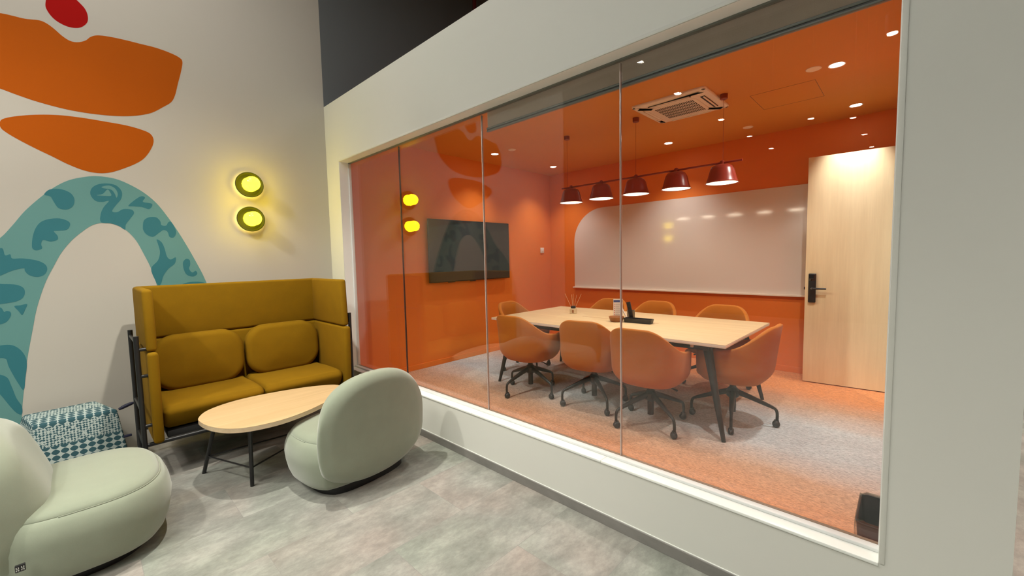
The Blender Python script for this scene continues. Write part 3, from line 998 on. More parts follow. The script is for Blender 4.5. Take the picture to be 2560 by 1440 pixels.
# unseen fill spot, added to brighten the corridor beyond the partition end
cl = empty('corridor_fill_spot', (1.2, -6.2, 3.1), 0, 'added round fill spotlight in the corridor behind the right end of the partition', 'spotlight')
MB().lathe([(0.05, 0.0), (0.055, 0.0), (0.055, 0.12), (0.0, 0.12)], n=24, caps=False).build('housing', M['black'], cl)
MB().cyl((0, 0, 0.12), (0, 0, 2.1), 0.005, n=8).build('stem', M['black'], cl)
spot('corridor_fill_beam', (1.2, -6.2, 3.09), E_LOUNGE * 3.2, NEUT, 130, 0.6, 0.05)

# ================================================================== SCONCES
def sconce(z, x, label):
    s = empty('wall_sconce', (x, 0, z), 0, label, 'wall lamp', 'pair of wall sconces')
    MB().lathe([(0.0, -0.001), (0.066, -0.001), (0.066, -0.020), (0.0, -0.020)], n=36, axis='Y', caps=False).build('back_plate', M['sconce_metal'], s)
    MB().lathe([(0.0, -0.030), (0.080, -0.030), (0.100, -0.034), (0.110, -0.046), (0.114, -0.060), (0.118, -0.060), (0.117, -0.042), (0.105, -0.026), (0.08, -0.020), (0.0, -0.020)], n=56, axis='Y', caps=False).build('dish', M['sconce_dish'], s)
    # blown glass: two flattened lobes, one in front of the other
    pr = [(0.040, -0.031)]
    for k in range(49):
        y = -0.033 - 0.162 * k / 48
        q1 = 1 - ((y + 0.066) / 0.052) ** 2
        q2 = 1 - ((y + 0.146) / 0.049) ** 2
        r = max(0.067 * math.sqrt(max(q1, 0)), 0.065 * math.sqrt(max(q2, 0)))
        if r > 0.004:
            pr.append((max(r, 0.040) if y > -0.15 else r, y))
    pr.append((0.0005, -0.1952))
    MB().lathe(pr, n=48, axis='Y').build('glass_globe', M['sconce_glow'], s)
    # led ring behind the dish: the glow that escapes all round
    MB().lathe([(0.070, -0.006), (0.080, -0.006), (0.080, -0.016), (0.070, -0.016)], n=48, axis='Y', closed=True).build('led_ring', M['halo_glow'], s)
    return s


sconce(2.252, -0.765, 'upper of the two glowing yellow glass wall sconces beside the mural')
sconce(1.927, -0.771, 'lower of the two glowing yellow glass wall sconces, nearer the sofa')

# ================================================================== SOFA
sofa = empty('high_back_sofa', (-0.98, -0.62, 0), 0, 'mustard yellow two-seat high-back sofa with black tube frame against the mural wall', 'sofa')
SX0, SX1 = -1.615, -0.345


def slab(name, P, parent, mat=M['mustard'], bev=0.022):
    return MB(True).hexa(P, bev, 4).build(name, mat, parent, 50)


def hx(x0, x1, y0, y1, z0, z1):
    return [(x0, y0, z0), (x1, y0, z0), (x1, y1, z0), (x0, y1, z0), (x0, y0, z1), (x1, y0, z1), (x1, y1, z1), (x0, y1, z1)]


slab('back_panel', hx(SX0 - 0.05, SX1 + 0.05, -0.325, -0.255, 0.925, 1.343), sofa)
slab('lower_back_panel', hx(SX0 - 0.05, SX1 + 0.05, -0.325, -0.255, 0.30, 0.922), sofa)
for sx, xi in ((-1, SX0), (1, SX1)):
    xo = xi + sx * 0.058
    a, b = min(xi, xo), max(xi, xo)
    # upper wing leans in its front edge a little
    slab('upper_side_panel', [(a, -0.985, 0.925), (b, -0.985, 0.925), (b, -0.30, 0.925), (a, -0.30, 0.925),
                              (a, -0.965, 1.343), (b, -0.965, 1.343), (b, -0.30, 1.343), (a, -0.30, 1.343)], sofa)
    slab('lower_side_panel', [(a, -0.985, 0.29), (b, -0.985, 0.29), (b, -0.30, 0.29), (a, -0.30, 0.29),
                              (a, -1.02, 0.922), (b, -1.02, 0.922), (b, -0.30, 0.922), (a, -0.30, 0.922)], sofa)
seat_prof = catmull([(-0.34, 0.355), (-0.60, 0.350), (-0.86, 0.352), (-0.905, 0.375), (-0.945, 0.43), (-0.962, 0.478), (-0.945, 0.512), (-0.90, 0.530), (-0.70, 0.530), (-0.48, 0.518), (-0.34, 0.505)], True, 4)
for xa, xb2 in ((SX0 + 0.003, -0.983), (-0.977, SX1 - 0.003)):
    mid, hw = (xa + xb2) / 2, (xb2 - xa)
    MB(True).pillow(seat_prof, hw, 0.045, lambda u, v, w, m_=mid: (m_ + w, u, v), 0.0, K=6, rings=3).build('seat_cushion', M['mustard'], sofa, 60)
    bc = rrect(xa + 0.004, 0.50, xb2 - 0.004, 0.948, 0.165, 10)
    MB(True).pillow(bc, 0.13, 0.05, lambda u, v, w: (u, -0.385 + (-w) - 0.05 * (0.95 - v), v), 0.022, 0.0, K=6, rings=5).build('back_cushion', M['mustard'], sofa, 60)
fr = MB(True)
for x in (SX0 - 0.06 + 0.02, SX1 + 0.06 - 0.02):
    fr.cyl((x, -0.92, 0.33), (x, -0.36, 0.33), 0.012)
fr.cyl((SX0 - 0.10, -0.93, 0.285), (SX1 + 0.075, -0.93, 0.285), 0.014)
fr.cyl((SX0 - 0.10, -0.52, 0.285), (SX1 + 0.075, -0.52, 0.285), 0.014)
fr.box((SX0 + 0.02, -0.93, 0.30), (SX1 - 0.02, -0.36, 0.345), 0.004)
fr.build('under_frame', M['black'], sofa)
for sx, x in ((-1, -1.718), (1, -0.268)):
    for y in (-0.53, -0.955):
        MB(True).cyl((x, y, 0.0), (x, y, 1.037), 0.0145).build('post', M['black'], sofa)
    for z in (0.995, 0.53, 0.285):
        MB(True).cyl((x, -0.955, z), (x, -0.53, z), 0.010).build('side_rail', M['black'], sofa)
    for z in (0.945, 0.765, 0.425):
        MB(True).cyl((x, -0.955, z), (x - sx * 0.055, -0.955, z), 0.0115).build('bracket', M['black'], sofa)

# ================================================================== COFFEE TABLE
ct = empty('coffee_table', (-0.98, -1.15, 0), 0, 'low oval pale wood coffee table on black rod legs in front of the sofa', 'coffee table')
ct_out = [(-1.456, -1.198), (-1.393, -1.079), (-1.271, -1.0), (-1.106, -0.968), (-0.889, -0.994), (-0.694, -1.05), (-0.538, -1.145), (-0.497, -1.245), (-0.524, -1.335), (-0.641, -1.47), (-0.804, -1.576), (-0.936, -1.638), (-1.075, -1.674), (-1.19, -1.668), (-1.30, -1.63), (-1.385, -1.546), (-1.440, -1.420), (-1.462, -1.290)]
MB(True).prism(catmull(ct_out, True, 6), 0.468, 0.470, 'Z').build('table_top', M['oak_x'], ct, 40)
MB(True).prism(catmull(ct_out, True, 6), 0.440, 0.468, 'Z').build('edge_band', M['oak_edge'], ct, 40)
feet = [((-1.40, -1.20), (-1.42, -1.001)), ((-1.275, -1.60), (-1.233, -1.467)), ((-0.60, -1.20), (-0.52, -1.08))]
brace = []
for (tx, ty), (fx, fy) in feet:
    tx2, ty2 = tx + (-0.98 - tx) * 0.10, ty + (-1.15 - ty) * 0.10
    MB(True).cyl((tx2, ty2, 0.440), (fx, fy, 0), 0.0125).build('leg', M['black'], ct)
    brace.append(Vector((fx + (tx2 - fx) * 0.36, fy + (ty2 - fy) * 0.36, 0.14)))
b_ = MB(True)
for i in range(3):
    b_.cyl(brace[i], brace[(i + 1) % 3], 0.0055, n=10)
b_.build('brace', M['black'], ct)

# ================================================================== SAGE ARMCHAIRS
def armchair(loc, rz, label):
    """faces local +X"""
    t = empty('armchair', (loc[0], loc[1], 0), rz, label, 'armchair', 'sage green velvet armchairs')
    plan = []
    for (x, y) in superell(0.36, 0.42, 2.7, 96):
        if x < 0:
            y *= 1 + 0.03 * x
        if x < -0.25:
            x = -0.25 + (x + 0.25) * 0.6
        plan.append((x, y))
    MB().stack([(x * 0.74 - 0.02, y * 0.74) for x, y in plan], [(0.0, 0.0), (0.0, 0.06)]).build('plinth', M['black'], t)
    body = MB()
    body.stack(plan, [(0.15, 0.040), (0.090, 0.043), (0.058, 0.055), (0.036, 0.082), (0.018, 0.130), (0.005, 0.195), (0.0, 0.245), (0.006, 0.290), (0.020, 0.330), (0.036, 0.352), (0.046, 0.358)])
    body.build('seat_base', M['sage'], t, 60)
    seat = MB()
    seat.stack(plan, [(0.050, 0.350), (0.046, 0.357), (0.047, 0.364), (0.060, 0.378), (0.085, 0.390), (0.13, 0.400), (1.55, 0.408), (1.3, 0.412)], top=0.414)
    seat.build('seat_cushion', M['sage'], t, 60)
    pip = MB()
    ring = []
    n = len(plan)
    for i in range(n):
        p, q = Vector(plan[i - 1]), Vector(plan[(i + 1) % n])
        tn = (q - p).normalized()
        nn = Vector((-tn.y, tn.x))
        c = Vector(plan[i]) + nn * 0.045
        if c.x > -0.08:
            ring.append((c.x, c.y, 0.3575, math.atan2(c.y, c.x)))
    ring.sort(key=lambda r: r[3])
    pip.tube([r[:3] for r in ring], 0.0035, 6)
    pip.build('piping', M['sage'], t, 60)
    # arched wrap-round backrest
    out = []
    for i in range(72):
        a = 2 * math.pi * i / 72
        c, s = math.cos(a), math.sin(a)
        u = 0.400 * math.copysign(abs(c) ** (2 / 2.35), c)
        if s >= 0:
            v = 0.40 + 0.375 * abs(s) ** (2 / 2.15)
        else:
            v = 0.40 - 0.352 * abs(s) ** (2 / 4.0)
            u *= 1 - 0.10 * ((0.40 - v) / 0.352) ** 2.2
        out.append((u, v))

    def bend(u, v, w):
        h = (v - 0.10) / 0.65
        q = abs(u) / 0.39
        xb_ = -0.370 + 0.045 * q ** 2.2 + 0.035 * max(0, 0.20 - v) / 0.15 - 0.015 * max(0, h) ** 2
        T_ = (0.305 - 0.06 * max(0, h) - 0.09 * max(0, h) ** 2) * (1 - 0.72 * min(1, q) ** 5)
        if v < 0.36:
            T_ *= 1 - 0.35 * (0.36 - v) / 0.32
        xf_ = xb_ + max(0.06, T_)
        k = (w / 0.20) + 0.5
        return (xb_ + (xf_ - xb_) * k, u, v)
    bk = MB()
    bk.pillow(out, 0.20, 0.085, bend, 0.012, K=8, rings=6)
    bk.build('backrest', M['sage'], t, 60)
    return t


a1 = armchair((-2.015, -1.475), 0.0, 'sage green velvet armchair in the bottom left corner of the photo, partly cut off')
a2 = armchair((-0.662, -1.770), math.radians(96), 'sage green velvet armchair seen from behind, between the coffee table and the glass')
tg = MB(True).box((-2.225, -1.906, 0.196), (-2.195, -1.892, 0.226), 0.002).build('maker_tag', M['black'], a1)
mk = MB(True)
for dx in (0.003, 0.018):
    mk.box((-2.225 + dx, -1.9075, 0.202), (-2.225 + dx + 0.003, -1.906, 0.220))
    mk.box((-2.225 + dx + 0.006, -1.9075, 0.202), (-2.225 + dx + 0.009, -1.906, 0.220))
    mk.box((-2.225 + dx, -1.9075, 0.209), (-2.225 + dx + 0.009, -1.906, 0.212))
mk.build('tag_emblem', M['steel'], tg)

# ================================================================== PATTERNED POUF
pf = empty('storage_pouf', (-2.05, -0.25, 0), 0, 'teal and white ikat fabric pouf with a dark strap handle, between armchair and mural wall', 'pouf')
MB(True).hexa([(-2.245, -0.46, 0.02), (-1.765, -0.46, 0.02), (-1.80, -0.06, 0.02), (-2.42, -0.06, 0.02),
               (-2.235, -0.42, 0.447), (-1.815, -0.42, 0.447), (-1.925, -0.10, 0.470), (-2.295, -0.10, 0.462)], 0.018, 3).build('body', M['ikat'], pf, 40, uvbox=True)
hd = []
for i in range(9):
    s = i / 8
    hd.append((-1.81 + 0.090 * s, -0.40, 0.437 + 0.030 * math.sin(s * 1.3)))
MB(True).tube(hd, [0.008, 0.011, 0.0125, 0.0135, 0.0135, 0.013, 0.012, 0.010, 0.005], 10).build('strap_handle', M['navy'], pf, 60)
MB(True).box((-1.80, -0.44, 0.225), (-1.752, -0.415, 0.240), 0.004).build('strap_end', M['navy'], pf)

# ================================================================== SPRINKLER PIPE above the partition
pp = MB()
pp.tube(catmull([(1.80, -0.5, 5.2), (1.80, -0.5, 4.95), (1.775, -0.5, 4.80), (1.775, -0.5, 4.66), (1.82, -0.49, 4.55), (1.92, -0.47, 4.46)], False, 5), 0.026, 14)
tag(pp.build('sprinkler_pipe', M['red_pipe'], None, 60), 'dark red pipe end hanging from the ceiling above the partition', 'pipe')

# ================================================================== CONFERENCE TABLE
TZ = 0.80
TX0, TX1, TY0, TY1 = 1.43, 2.805, -3.635, -1.035
tb = empty('conference_table', ((TX0 + TX1) / 2, (TY0 + TY1) / 2, ZF), 0, 'large rectangular light oak meeting table on splayed charcoal legs', 'table')
MB(True).box((TX0, TY0, TZ - 0.003), (TX1, TY1, TZ), 0.001).build('table_top', M['oak_y'], tb)
MB(True).box((TX0, TY0, TZ - 0.027), (TX1, TY1, TZ - 0.003), 0.001).build('edge_band', M['board_lip'], tb)
uf = MB(True)
for x in (TX0 + 0.13, TX1 - 0.13):
    uf.box((x - 0.02, TY0 + 0.16, TZ - 0.085), (x + 0.02, TY1 - 0.16, TZ - 0.028), 0.003)
for y in (TY0 + 0.17, (TY0 + TY1) / 2, TY1 - 0.17):
    uf.box((TX0 + 0.13, y - 0.02, TZ - 0.085), (TX1 - 0.13, y + 0.02, TZ - 0.028), 0.003)
uf.build('under_frame', M['dark_grey'], tb)
for (tx, ty, fx, fy) in ((1.60, -3.44, 1.405, -3.640), (1.60, -1.24, 1.415, -1.165), (2.60, -3.44, 2.655, -3.620), (2.62, -1.24, 2.63, -1.150)):
    MB(True).cyl((tx, ty, TZ - 0.028), (fx, fy, ZF), 0.038, 0.0155, 24).build('leg', M['dark_grey'], tb)
for y in (-3.36, -3.09):
    MB(True).box((1.485, y - 0.011, TZ - 0.060), (1.505, y + 0.011, TZ - 0.027), 0.002).build('cable_clip', M['trim_white'], tb)
fl = MB(True)
fl.box((2.125, -2.79, TZ - 0.0005), (2.131, -1.86, TZ + 0.0008))
fl.build('cable_flap_gap', M['bowl'], tb)

# ---- things on the table
df = empty('reed_diffuser', (2.26, -1.635, TZ), 0.2, 'small square glass reed diffuser with black cap on the meeting table', 'diffuser')
MB().box((-0.035, -0.035, 0), (0.035, 0.035, 0.065), 0.007, 3).build('bottle', M['juice'], df, 40)
MB().lathe([(0.026, 0.066), (0.031, 0.072), (0.031, 0.093), (0.024, 0.096), (0.0, 0.096)], n=24).build('cap', M['black'], df)
MB().box((-0.0362, -0.022, 0.012), (-0.0348, 0.002, 0.048)).build('bottle_label', M['bowl'], df)
for k, (dx, dy) in enumerate(((-0.01, 0.105), (0.02, 0.03), (0.0, 0.0), (-0.02, -0.055), (0.02, -0.10))):
    MB().cyl((0, 0, 0.02), (dx, dy, 0.245 - 0.01 * (k % 2)), 0.0022, n=6).build('reed', M['reed'], df)

bw = MB()
bw.lathe([(0.0, 0.002), (0.058, 0.0), (0.064, 0.004), (0.079, 0.045), (0.082, 0.052), (0.077, 0.053), (0.060, 0.014), (0.0, 0.010)], n=44, caps=False)
bwo = bw.build('wooden_bowl', M['bowl'], None, 50)
bwo.location = (2.01, -2.375, TZ)
tag(bwo, 'small round brown wooden bowl on the meeting table behind the glass joint', 'bowl')

sg = empty('sign_holder', (2.29, -2.235, TZ), math.radians(-55), 'clear acrylic stand holding a white notice with a blue header on the meeting table', 'sign')
MB().box((-0.055, -0.004, 0), (0.055, 0.004, 0.215), 0.001).build('acrylic_stand', M['acrylic'], sg)
MB().box((-0.055, -0.035, 0), (0.055, 0.035, 0.003), 0.001).build('stand_foot', M['acrylic'], sg)
pg = MB().box((-0.052, -0.0055, 0.004), (0.052, -0.0045, 0.211)).build('notice_sheet', M['paper'], sg)
MB().box((-0.049, -0.0062, 0.172), (0.049, -0.0054, 0.199)).build('header_band', M['blue_print'], pg)
tx = MB()
for k in range(6):
    z = 0.152 - k * 0.024
    tx.box((-0.030, -0.0062, z), (0.040 - 0.011 * (k % 3), -0.0054, z + 0.004))
    tx.box((-0.030, -0.0062, z - 0.008), (0.030 - 0.009 * ((k + 1) % 3), -0.0054, z - 0.0055))
tx.build('print_lines', M['ink'], pg)
ic = MB()
for k in range(6):
    ic.box((-0.045, -0.0062, 0.146 - k * 0.024), (-0.037, -0.0054, 0.156 - k * 0.024))
ic.build('print_icons', M['ink_red'], pg)

tr = MB()
o_ = rrect(-0.150, -0.052, 0.150, 0.052, 0.02, 6)
i_ = rrect(-0.143, -0.045, 0.143, 0.045, 0.015, 6)
i2 = rrect(-0.138, -0.040, 0.138, 0.040, 0.012, 6)
o2_ = rrect(-0.142, -0.044, 0.142, 0.044, 0.018, 6)
tr.loft([[(x, y, 0) for x, y in o2_], [(x, y, 0.045) for x, y in o_], [(x, y, 0.045) for x, y in i_], [(x, y, 0.006) for x, y in i2]])
tro = tr.build('desk_tray', M['black'], None, 40)
tro.location = (2.055, -2.605, TZ)
tro.rotation_euler = (0, 0, math.radians(-85))
tag(tro, 'long low black desk tray on the meeting table beside the wooden bowl', 'tray')
nt_ = MB().box((-0.060, -0.030, 0.0), (0.060, 0.030, 0.022), 0.002).build('note_pad', M['paper'], None)
nt_.location = (2.06, -2.66, TZ + 0.0065)
nt_.rotation_euler = (0, 0, math.radians(-85))
tag(nt_, 'white note block lying in the black desk tray', 'notepad')

pc = MB()
pc.lathe([(0.040, 0.0), (0.042, 0.002), (0.042, 0.095), (0.0435, 0.098), (0.039, 0.098), (0.039, 0.004), (0.0, 0.004)], n=32)
pco = pc.build('pencil_cup', M['mesh_metal'], None, 40)
pco.location = (2.245, -2.42, TZ)
tag(pco, 'dark mesh pencil cup behind the black desk tray', 'cup')
rm = empty('remote_control', (2.105, -2.505, TZ + 0.018), 0, 'long black remote control standing tilted in the desk tray', 'remote control')
Q = Matrix.Rotation(math.radians(-13), 3, 'X')
MB().obox(Q @ Vector((0, 0, 0.095)), (0.008, 0.021, 0.098), Q).build('body', M['black'], rm)
bt = MB()
for i in range(6):
    for j in (-1, 0, 1):
        bt.obox(Q @ Vector((-0.0085, j * 0.011, 0.045 + i * 0.02)), (0.001, 0.0035, 0.005), Q)
bt.build('buttons', M['dark_grey'], rm)
mk_ = MB().tube([(2.20, -2.40, TZ + 0.01), (2.17, -2.352, TZ + 0.115), (2.166, -2.345, TZ + 0.13)], [0.009, 0.011, 0.006], 12)
tag(mk_.build('marker_pen', M['paper'], None, 50), 'white marker pen leaning beside the black remote control', 'pen')

# ================================================================== MEETING CHAIRS
def meeting_chair():
    """faces local +X, origin on the floor under the hub"""
    t = empty('meeting_chair', (0, 0, 0))
    a_, b_2, e_ = 0.288, 0.297, 2.8
    NPH = 44
    PH = [math.radians(-132 + 264 * i / NPH) for i in range(NPH + 1)]

    def ztop(ph):
        d = abs(math.degrees(ph))
        s = min(1, max(0, (d - 12) / 90))
        s = s * s * (3 - 2 * s)
        e2 = min(1, max(0, (d - 98) / 34))
        return 0.868 - 0.212 * s - 0.012 * e2

    def pt(ph, z, inset, zt):
        c, s = math.cos(ph), math.sin(ph)
        x = -(a_ - inset) * math.copysign(abs(c) ** (2 / e_), c)
        y = (b_2 - inset) * math.copysign(abs(s) ** (2 / e_), s)
        h = (z - 0.385) / 0.475
        k = 1.0
        if z < 0.50:
            q = (0.50 - z) / 0.115
            k = 1 - 0.20 * q ** 2.2
        k *= 1 + 0.035 * max(0, h)
        x, y = x * k, y * k
        if x < 0:
            x -= 0.045 * max(0, h) ** 1.3 * (-x / a_)
        return (x, y, z)
    TH = 0.036
    rings = []
    for ph in PH:
        zt = ztop(ph)
        lo = []
        zs = [0.385 + (zt - 0.012 - 0.385) * q for q in (0, 0.04, 0.10, 0.18, 0.30, 0.45, 0.62, 0.80, 1.0)]
        for z in zs:
            lo.append(pt(ph, z, 0.0, zt))
        for al in (35, 90, 145):
            aa = math.radians(al)
            lo.append(pt(ph, zt - 0.012 + 0.014 * math.sin(aa), TH / 2 - TH / 2 * math.cos(aa), zt))
        for z in zs[::-1]:
            lo.append(pt(ph, z, TH, zt))
        rings.append(lo)

    def endcap(r, nx, k, adv):
        cz = [Vector(p) for p in r]
        out = []
        n = len(r)
        for i, p in enumerate(cz):
            m_ = (p + cz[(n - 1 - i) if (n - 1 - i) != i else i]) / 2
            q = m_ + (p - m_) * k
            out.append(tuple(q + nx * adv))
        return out
    d0 = (Vector(rings[0][5]) - Vector(rings[1][5])).normalized()
    d1 = (Vector(rings[-1][5]) - Vector(rings[-2][5])).normalized()
    full = [endcap(rings[0], d0, 0.35, 0.013), endcap(rings[0], d0, 0.8, 0.008)] + rings + [endcap(rings[-1], d1, 0.8, 0.008), endcap(rings[-1], d1, 0.35, 0.013)]
    MB().loft(full).build('shell', M['chair_fab'], t, 60)
    pan = superell(0.238, 0.240, 2.8, 64, 0.0, 0)
    MB().stack(pan, [(0.10, 0.372), (0.04, 0.374), (0.012, 0.380), (0.0, 0.392), (0.0, 0.42)]).build('seat_pan', M['chair_fab'], t, 60)
    cu = superell(0.252, 0.246, 3.0, 64, 0.022, 0)
    MB().stack(cu, [(0.03, 0.405), (0.008, 0.412), (0.0, 0.430), (0.004, 0.452), (0.018, 0.468), (0.05, 0.478), (1.5, 0.484)], top=0.486).build('seat_cushion', M['chair_fab'], t, 60)
    MB().box((-0.09, -0.07, 0.345), (0.09, 0.07, 0.374), 0.006).build('seat_plate', M['dark_grey'], t)
    MB().cyl((0, 0, 0.085), (0, 0, 0.36), 0.026).lathe([(0.026, 0.20), (0.050, 0.225), (0.052, 0.275), (0.030, 0.30)], n=24).build('gas_column', M['dark_grey'], t)
    MB().tube([(0.02, -0.03, 0.352), (0.02, -0.16, 0.345), (0.03, -0.22, 0.325)], [0.005, 0.005, 0.009], 8).build('height_lever', M['dark_grey'], t)
    for k in range(4):
        lg = MB()
        lg.tube(catmull([(0.03, 0, 0.262), (0.12, 0, 0.232), (0.22, 0, 0.194), (0.290, 0, 0.166), (0.318, 0, 0.148), (0.328, 0, 0.115), (0.328, 0, 0.060)], False, 4),
                [0.026 - 0.0145 * min(1, i / 14) for i in range(25)], 12)
        lo_ = lg.build('leg', M['dark_grey'], t, 50)
        lo_.rotation_euler = (0, 0, k * math.pi / 2)
        cs = MB()
        for s in (-1, 1):
            cs.lathe([(0.0, s * 0.021), (0.018, s * 0.021), (0.027, s * 0.014), (0.0285, s * 0.007), (0.027, s * 0.002), (0.0, s * 0.002)], (0.328 - 0.006, 0, 0.0285), n=24, axis='Y', caps=False)
        cs.box((0.306, -0.010, 0.040), (0.342, 0.010, 0.064), 0.004)
        cs.build('caster', M['caster'], lo_, 50)
    return t


proto = meeting_chair()
GRP = 'orange swivel meeting chairs round the table'
chairs = [
    (1.366, -1.700, 0, 172, 'orange meeting chair on the glass side, nearest the wall with the television'),
    (1.490, -2.425, 10, 143, 'orange meeting chair on the glass side, middle one, turned slightly'),
    (1.383, -3.058, 0, 148, 'orange meeting chair on the glass side, nearest the door end'),
    (1.900, -3.560, 88, -166, 'orange meeting chair at the door end of the table, back towards the door'),
    (2.06, -1.02, -84, 155, 'orange meeting chair at the television end of the table, mostly hidden'),
    (2.800, -1.690, 180, 30, 'orange meeting chair on the whiteboard side, behind the notice stand'),
    (2.810, -2.340, 180, 60, 'orange meeting chair on the whiteboard side, middle one of the three'),
    (2.800, -3.130, 180, 20, 'orange meeting chair on the whiteboard side, nearest the open door'),
]
for i, (x, y, rz, ba, lab) in enumerate(chairs):
    c = proto if i == 0 else copy_tree(proto)
    c.location = (x, y, ZF)
    c.rotation_euler = (0, 0, math.radians(rz))
    tag(c, lab, 'chair', GRP)
    k = 0
    for ch_ in c.children:
        if ch_.name.startswith('leg'):
            ch_.rotation_euler = (0, 0, math.radians(ba - rz + 90 * k))
            k += 1

# ================================================================== TELEVISION
tv = empty('television', (2.05, 0.0, 1.62), 0, 'large black wall-mounted television on the orange wall', 'television')
MB(True).box((1.286, -0.012, 1.189), (2.819, 0.012, 2.049), 0.004).build('bezel', M['black'], tv)
MB(True).box((1.294, -0.0135, 1.203), (2.811, -0.0118, 2.041)).build('screen', M['black_gloss'], tv)
MB(True).box((1.55, 0.011, 1.30), (2.55, 0.049, 1.85), 0.004).build('wall_mount', M['black'], tv)
MB(True).box((1.60, -0.008, 1.180), (1.72, 0.010, 1.190), 0.002).box((2.0, -0.012, 1.178), (2.10, 0.010, 1.190), 0.002).build('sensor_strip', M['black'], tv)
sw = MB().box((3.660, 0.036, 1.580), (3.752, 0.050, 1.672), 0.003)
swo = sw.build('wall_switch', M['white_plastic'], None)
tag(swo, 'small square white wall switch between the television and the corner', 'switch')
MB().box((3.690, 0.0335, 1.605), (3.722, 0.0365, 1.647), 0.001).build('rocker', M['frame_grey'], swo)

# ================================================================== WHITEBOARD
wbd = empty('whiteboard', (XB, -2.5, 1.64), 0, 'long glossy white writing board with rounded upper corner on the far wall', 'whiteboard')
yb0, yb1, zb0, zb1, rr = -0.480, -4.42, 0.990, 2.285, 0.56
ol_ = [(yb0, zb0)]
for i in range(17):
    a = math.pi / 2 * i / 16
    ol_.append((yb0 - rr + rr * math.cos(a), zb1 - rr * 0.95 + rr * 0.95 * math.sin(a)))
ol_ += [(yb1, zb1), (yb1, zb0)]
MB(True).prism(ol_, XB - 0.013, XB - 0.001, 'X').build('writing_surface', M['white_board'], wbd, 30)
MB(True).box((XB - 0.060, yb0 + 0.01, zb0 - 0.018), (XB - 0.001, yb1, zb0 + 0.004), 0.003).build('ledge', M['board_lip'], wbd)

# ================================================================== OPEN DOOR
hx_, hy_ = 3.682, -4.735
dr = empty('door_1', (hx_, hy_, ZF), math.atan2(-3.800 - hy_, 3.617 - hx_), kind='structure')
LW = math.hypot(3.617 - hx_, -3.800 - hy_)
# local +X runs from the hinge to the free edge; local +Y faces the glass
MB().box((0, -0.022, 0.010), (LW, 0.022, 2.465), 0.002).build('door_leaf', M['maple'], dr)
lk = MB().box((LW - 0.098, 0.022, 0.895), (LW - 0.030, 0.052, 1.215), 0.010, 3).build('lock_body', M['black'], dr)
MB().box((LW - 0.092, 0.0515, 1.135), (LW - 0.036, 0.0530, 1.205), 0.0005).build('keypad', M['black_gloss'], lk)
MB().cyl((LW - 0.064, 0.05, 1.052), (LW - 0.064, 0.085, 1.052), 0.013).tube([(LW - 0.064, 0.080, 1.052), (LW - 0.080, 0.084, 1.052), (LW - 0.19, 0.084, 1.052)], [0.011, 0.0105, 0.009], 12).build('lever', M['black'], lk, 50)
MB().cyl((LW - 0.064, 0.083, 1.052), (LW - 0.064, 0.0885, 1.052), 0.011).build('key_cylinder', M['steel'], lk)
MB().box((LW, -0.006, 1.035), (LW + 0.012, 0.006, 1.065), 0.002).build('latch', M['black'], dr)
for z in (0.25, 1.2, 2.2):
    MB().cyl((-0.008, -0.022, z), (-0.008, -0.022, z + 0.1), 0.008).build('hinge', M['steel'], dr)

# ================================================================== ROLLER BLIND
bl = empty('roller_blind', (0.170, -3.47, HC), 0, 'taupe roller blind lowered a little along the top of the glass', 'blind')
MB(True).box((0.162, -2.395, 2.436), (0.164, -4.745, 2.90)).build('blind_cloth', M['blind'], bl)
MB(True).cyl((0.180, -2.395, 2.90), (0.180, -4.745, 2.90), 0.020).build('roller_tube', M['blind_rail'], bl)
br_ = MB(True)
br_.box((0.154, -2.390, 2.412), (0.172, -4.748, 2.422), 0.0015)
br_.box((0.154, -2.390, 2.430), (0.172, -4.748, 2.442), 0.0015)
br_.build('bottom_rail', M['blind_rail'], bl)
MB(True).box((0.158, -2.391, 2.421), (0.168, -4.747, 2.431)).build('rail_groove', M['frame_dark'], bl)

# ================================================================== CEILING FITTINGS
def downlight(x, y, label, e=1.0, src=None, size=106):
    if src is None:
        t = empty('downlight', (x, y, HC))
        MB().lathe([(0.044, 0.0), (0.054, -0.004), (0.056, 0.0)], n=36, closed=True).build('trim_ring', M['trim_white'], t)
        MB().lathe([(0.0, -0.0015), (0.045, -0.0015), (0.045, 0.0), (0.0, 0.0)], n=32, caps=False).build('lens', M['dl_glow'], t)
    else:
        t = copy_tree(src)
        t.location = (x, y, HC)
    tag(t, label, 'ceiling light', 'recessed downlights in the orange ceiling')
    spot('downlight_beam', (x, y, HC - 0.012), E_ROOM * e, ROOMW, size, 0.9, 0.03)
    return t


d0_ = downlight(2.148, -0.423, 'round recessed downlight in the orange ceiling above the television', 1.0)
downlight(3.416, -0.453, 'round recessed downlight by the far left corner of the orange ceiling', 1.0, d0_)
downlight(3.453, -2.313, 'round recessed downlight in front of the middle of the whiteboard', 1.0, d0_)
downlight(2.228, -4.169, 'largest-looking round recessed downlight, upper right beside a flush ceiling disc', 1.8, d0_, 145)
downlight(3.505, -4.190, 'round recessed downlight above the open wooden door', 1.5, d0_, 80)

cd0 = None
for x, y, lab in ((2.180, -4.028, 'pale flush round ceiling disc beside the largest-looking downlight'),
                  (2.158, -0.743, 'pale flush round ceiling disc near the downlight above the television'),
                  (3.484, -3.232, 'pale flush round ceiling disc towards the whiteboard, among the reflections')):
    if cd0 is None:
        o = MB().lathe([(0.0, -0.007), (0.045, -0.007), (0.052, -0.004), (0.053, 0.0), (0.0, 0.0)], n=36, caps=False).build('ceiling_sensor', M['sensor'], None, 50)
        cd0 = o
    else:
        o = cd0.copy()
        COL.objects.link(o)
    o.location = (x, y, HC)
    tag(o, lab, 'ceiling sensor', 'flush ceiling discs')

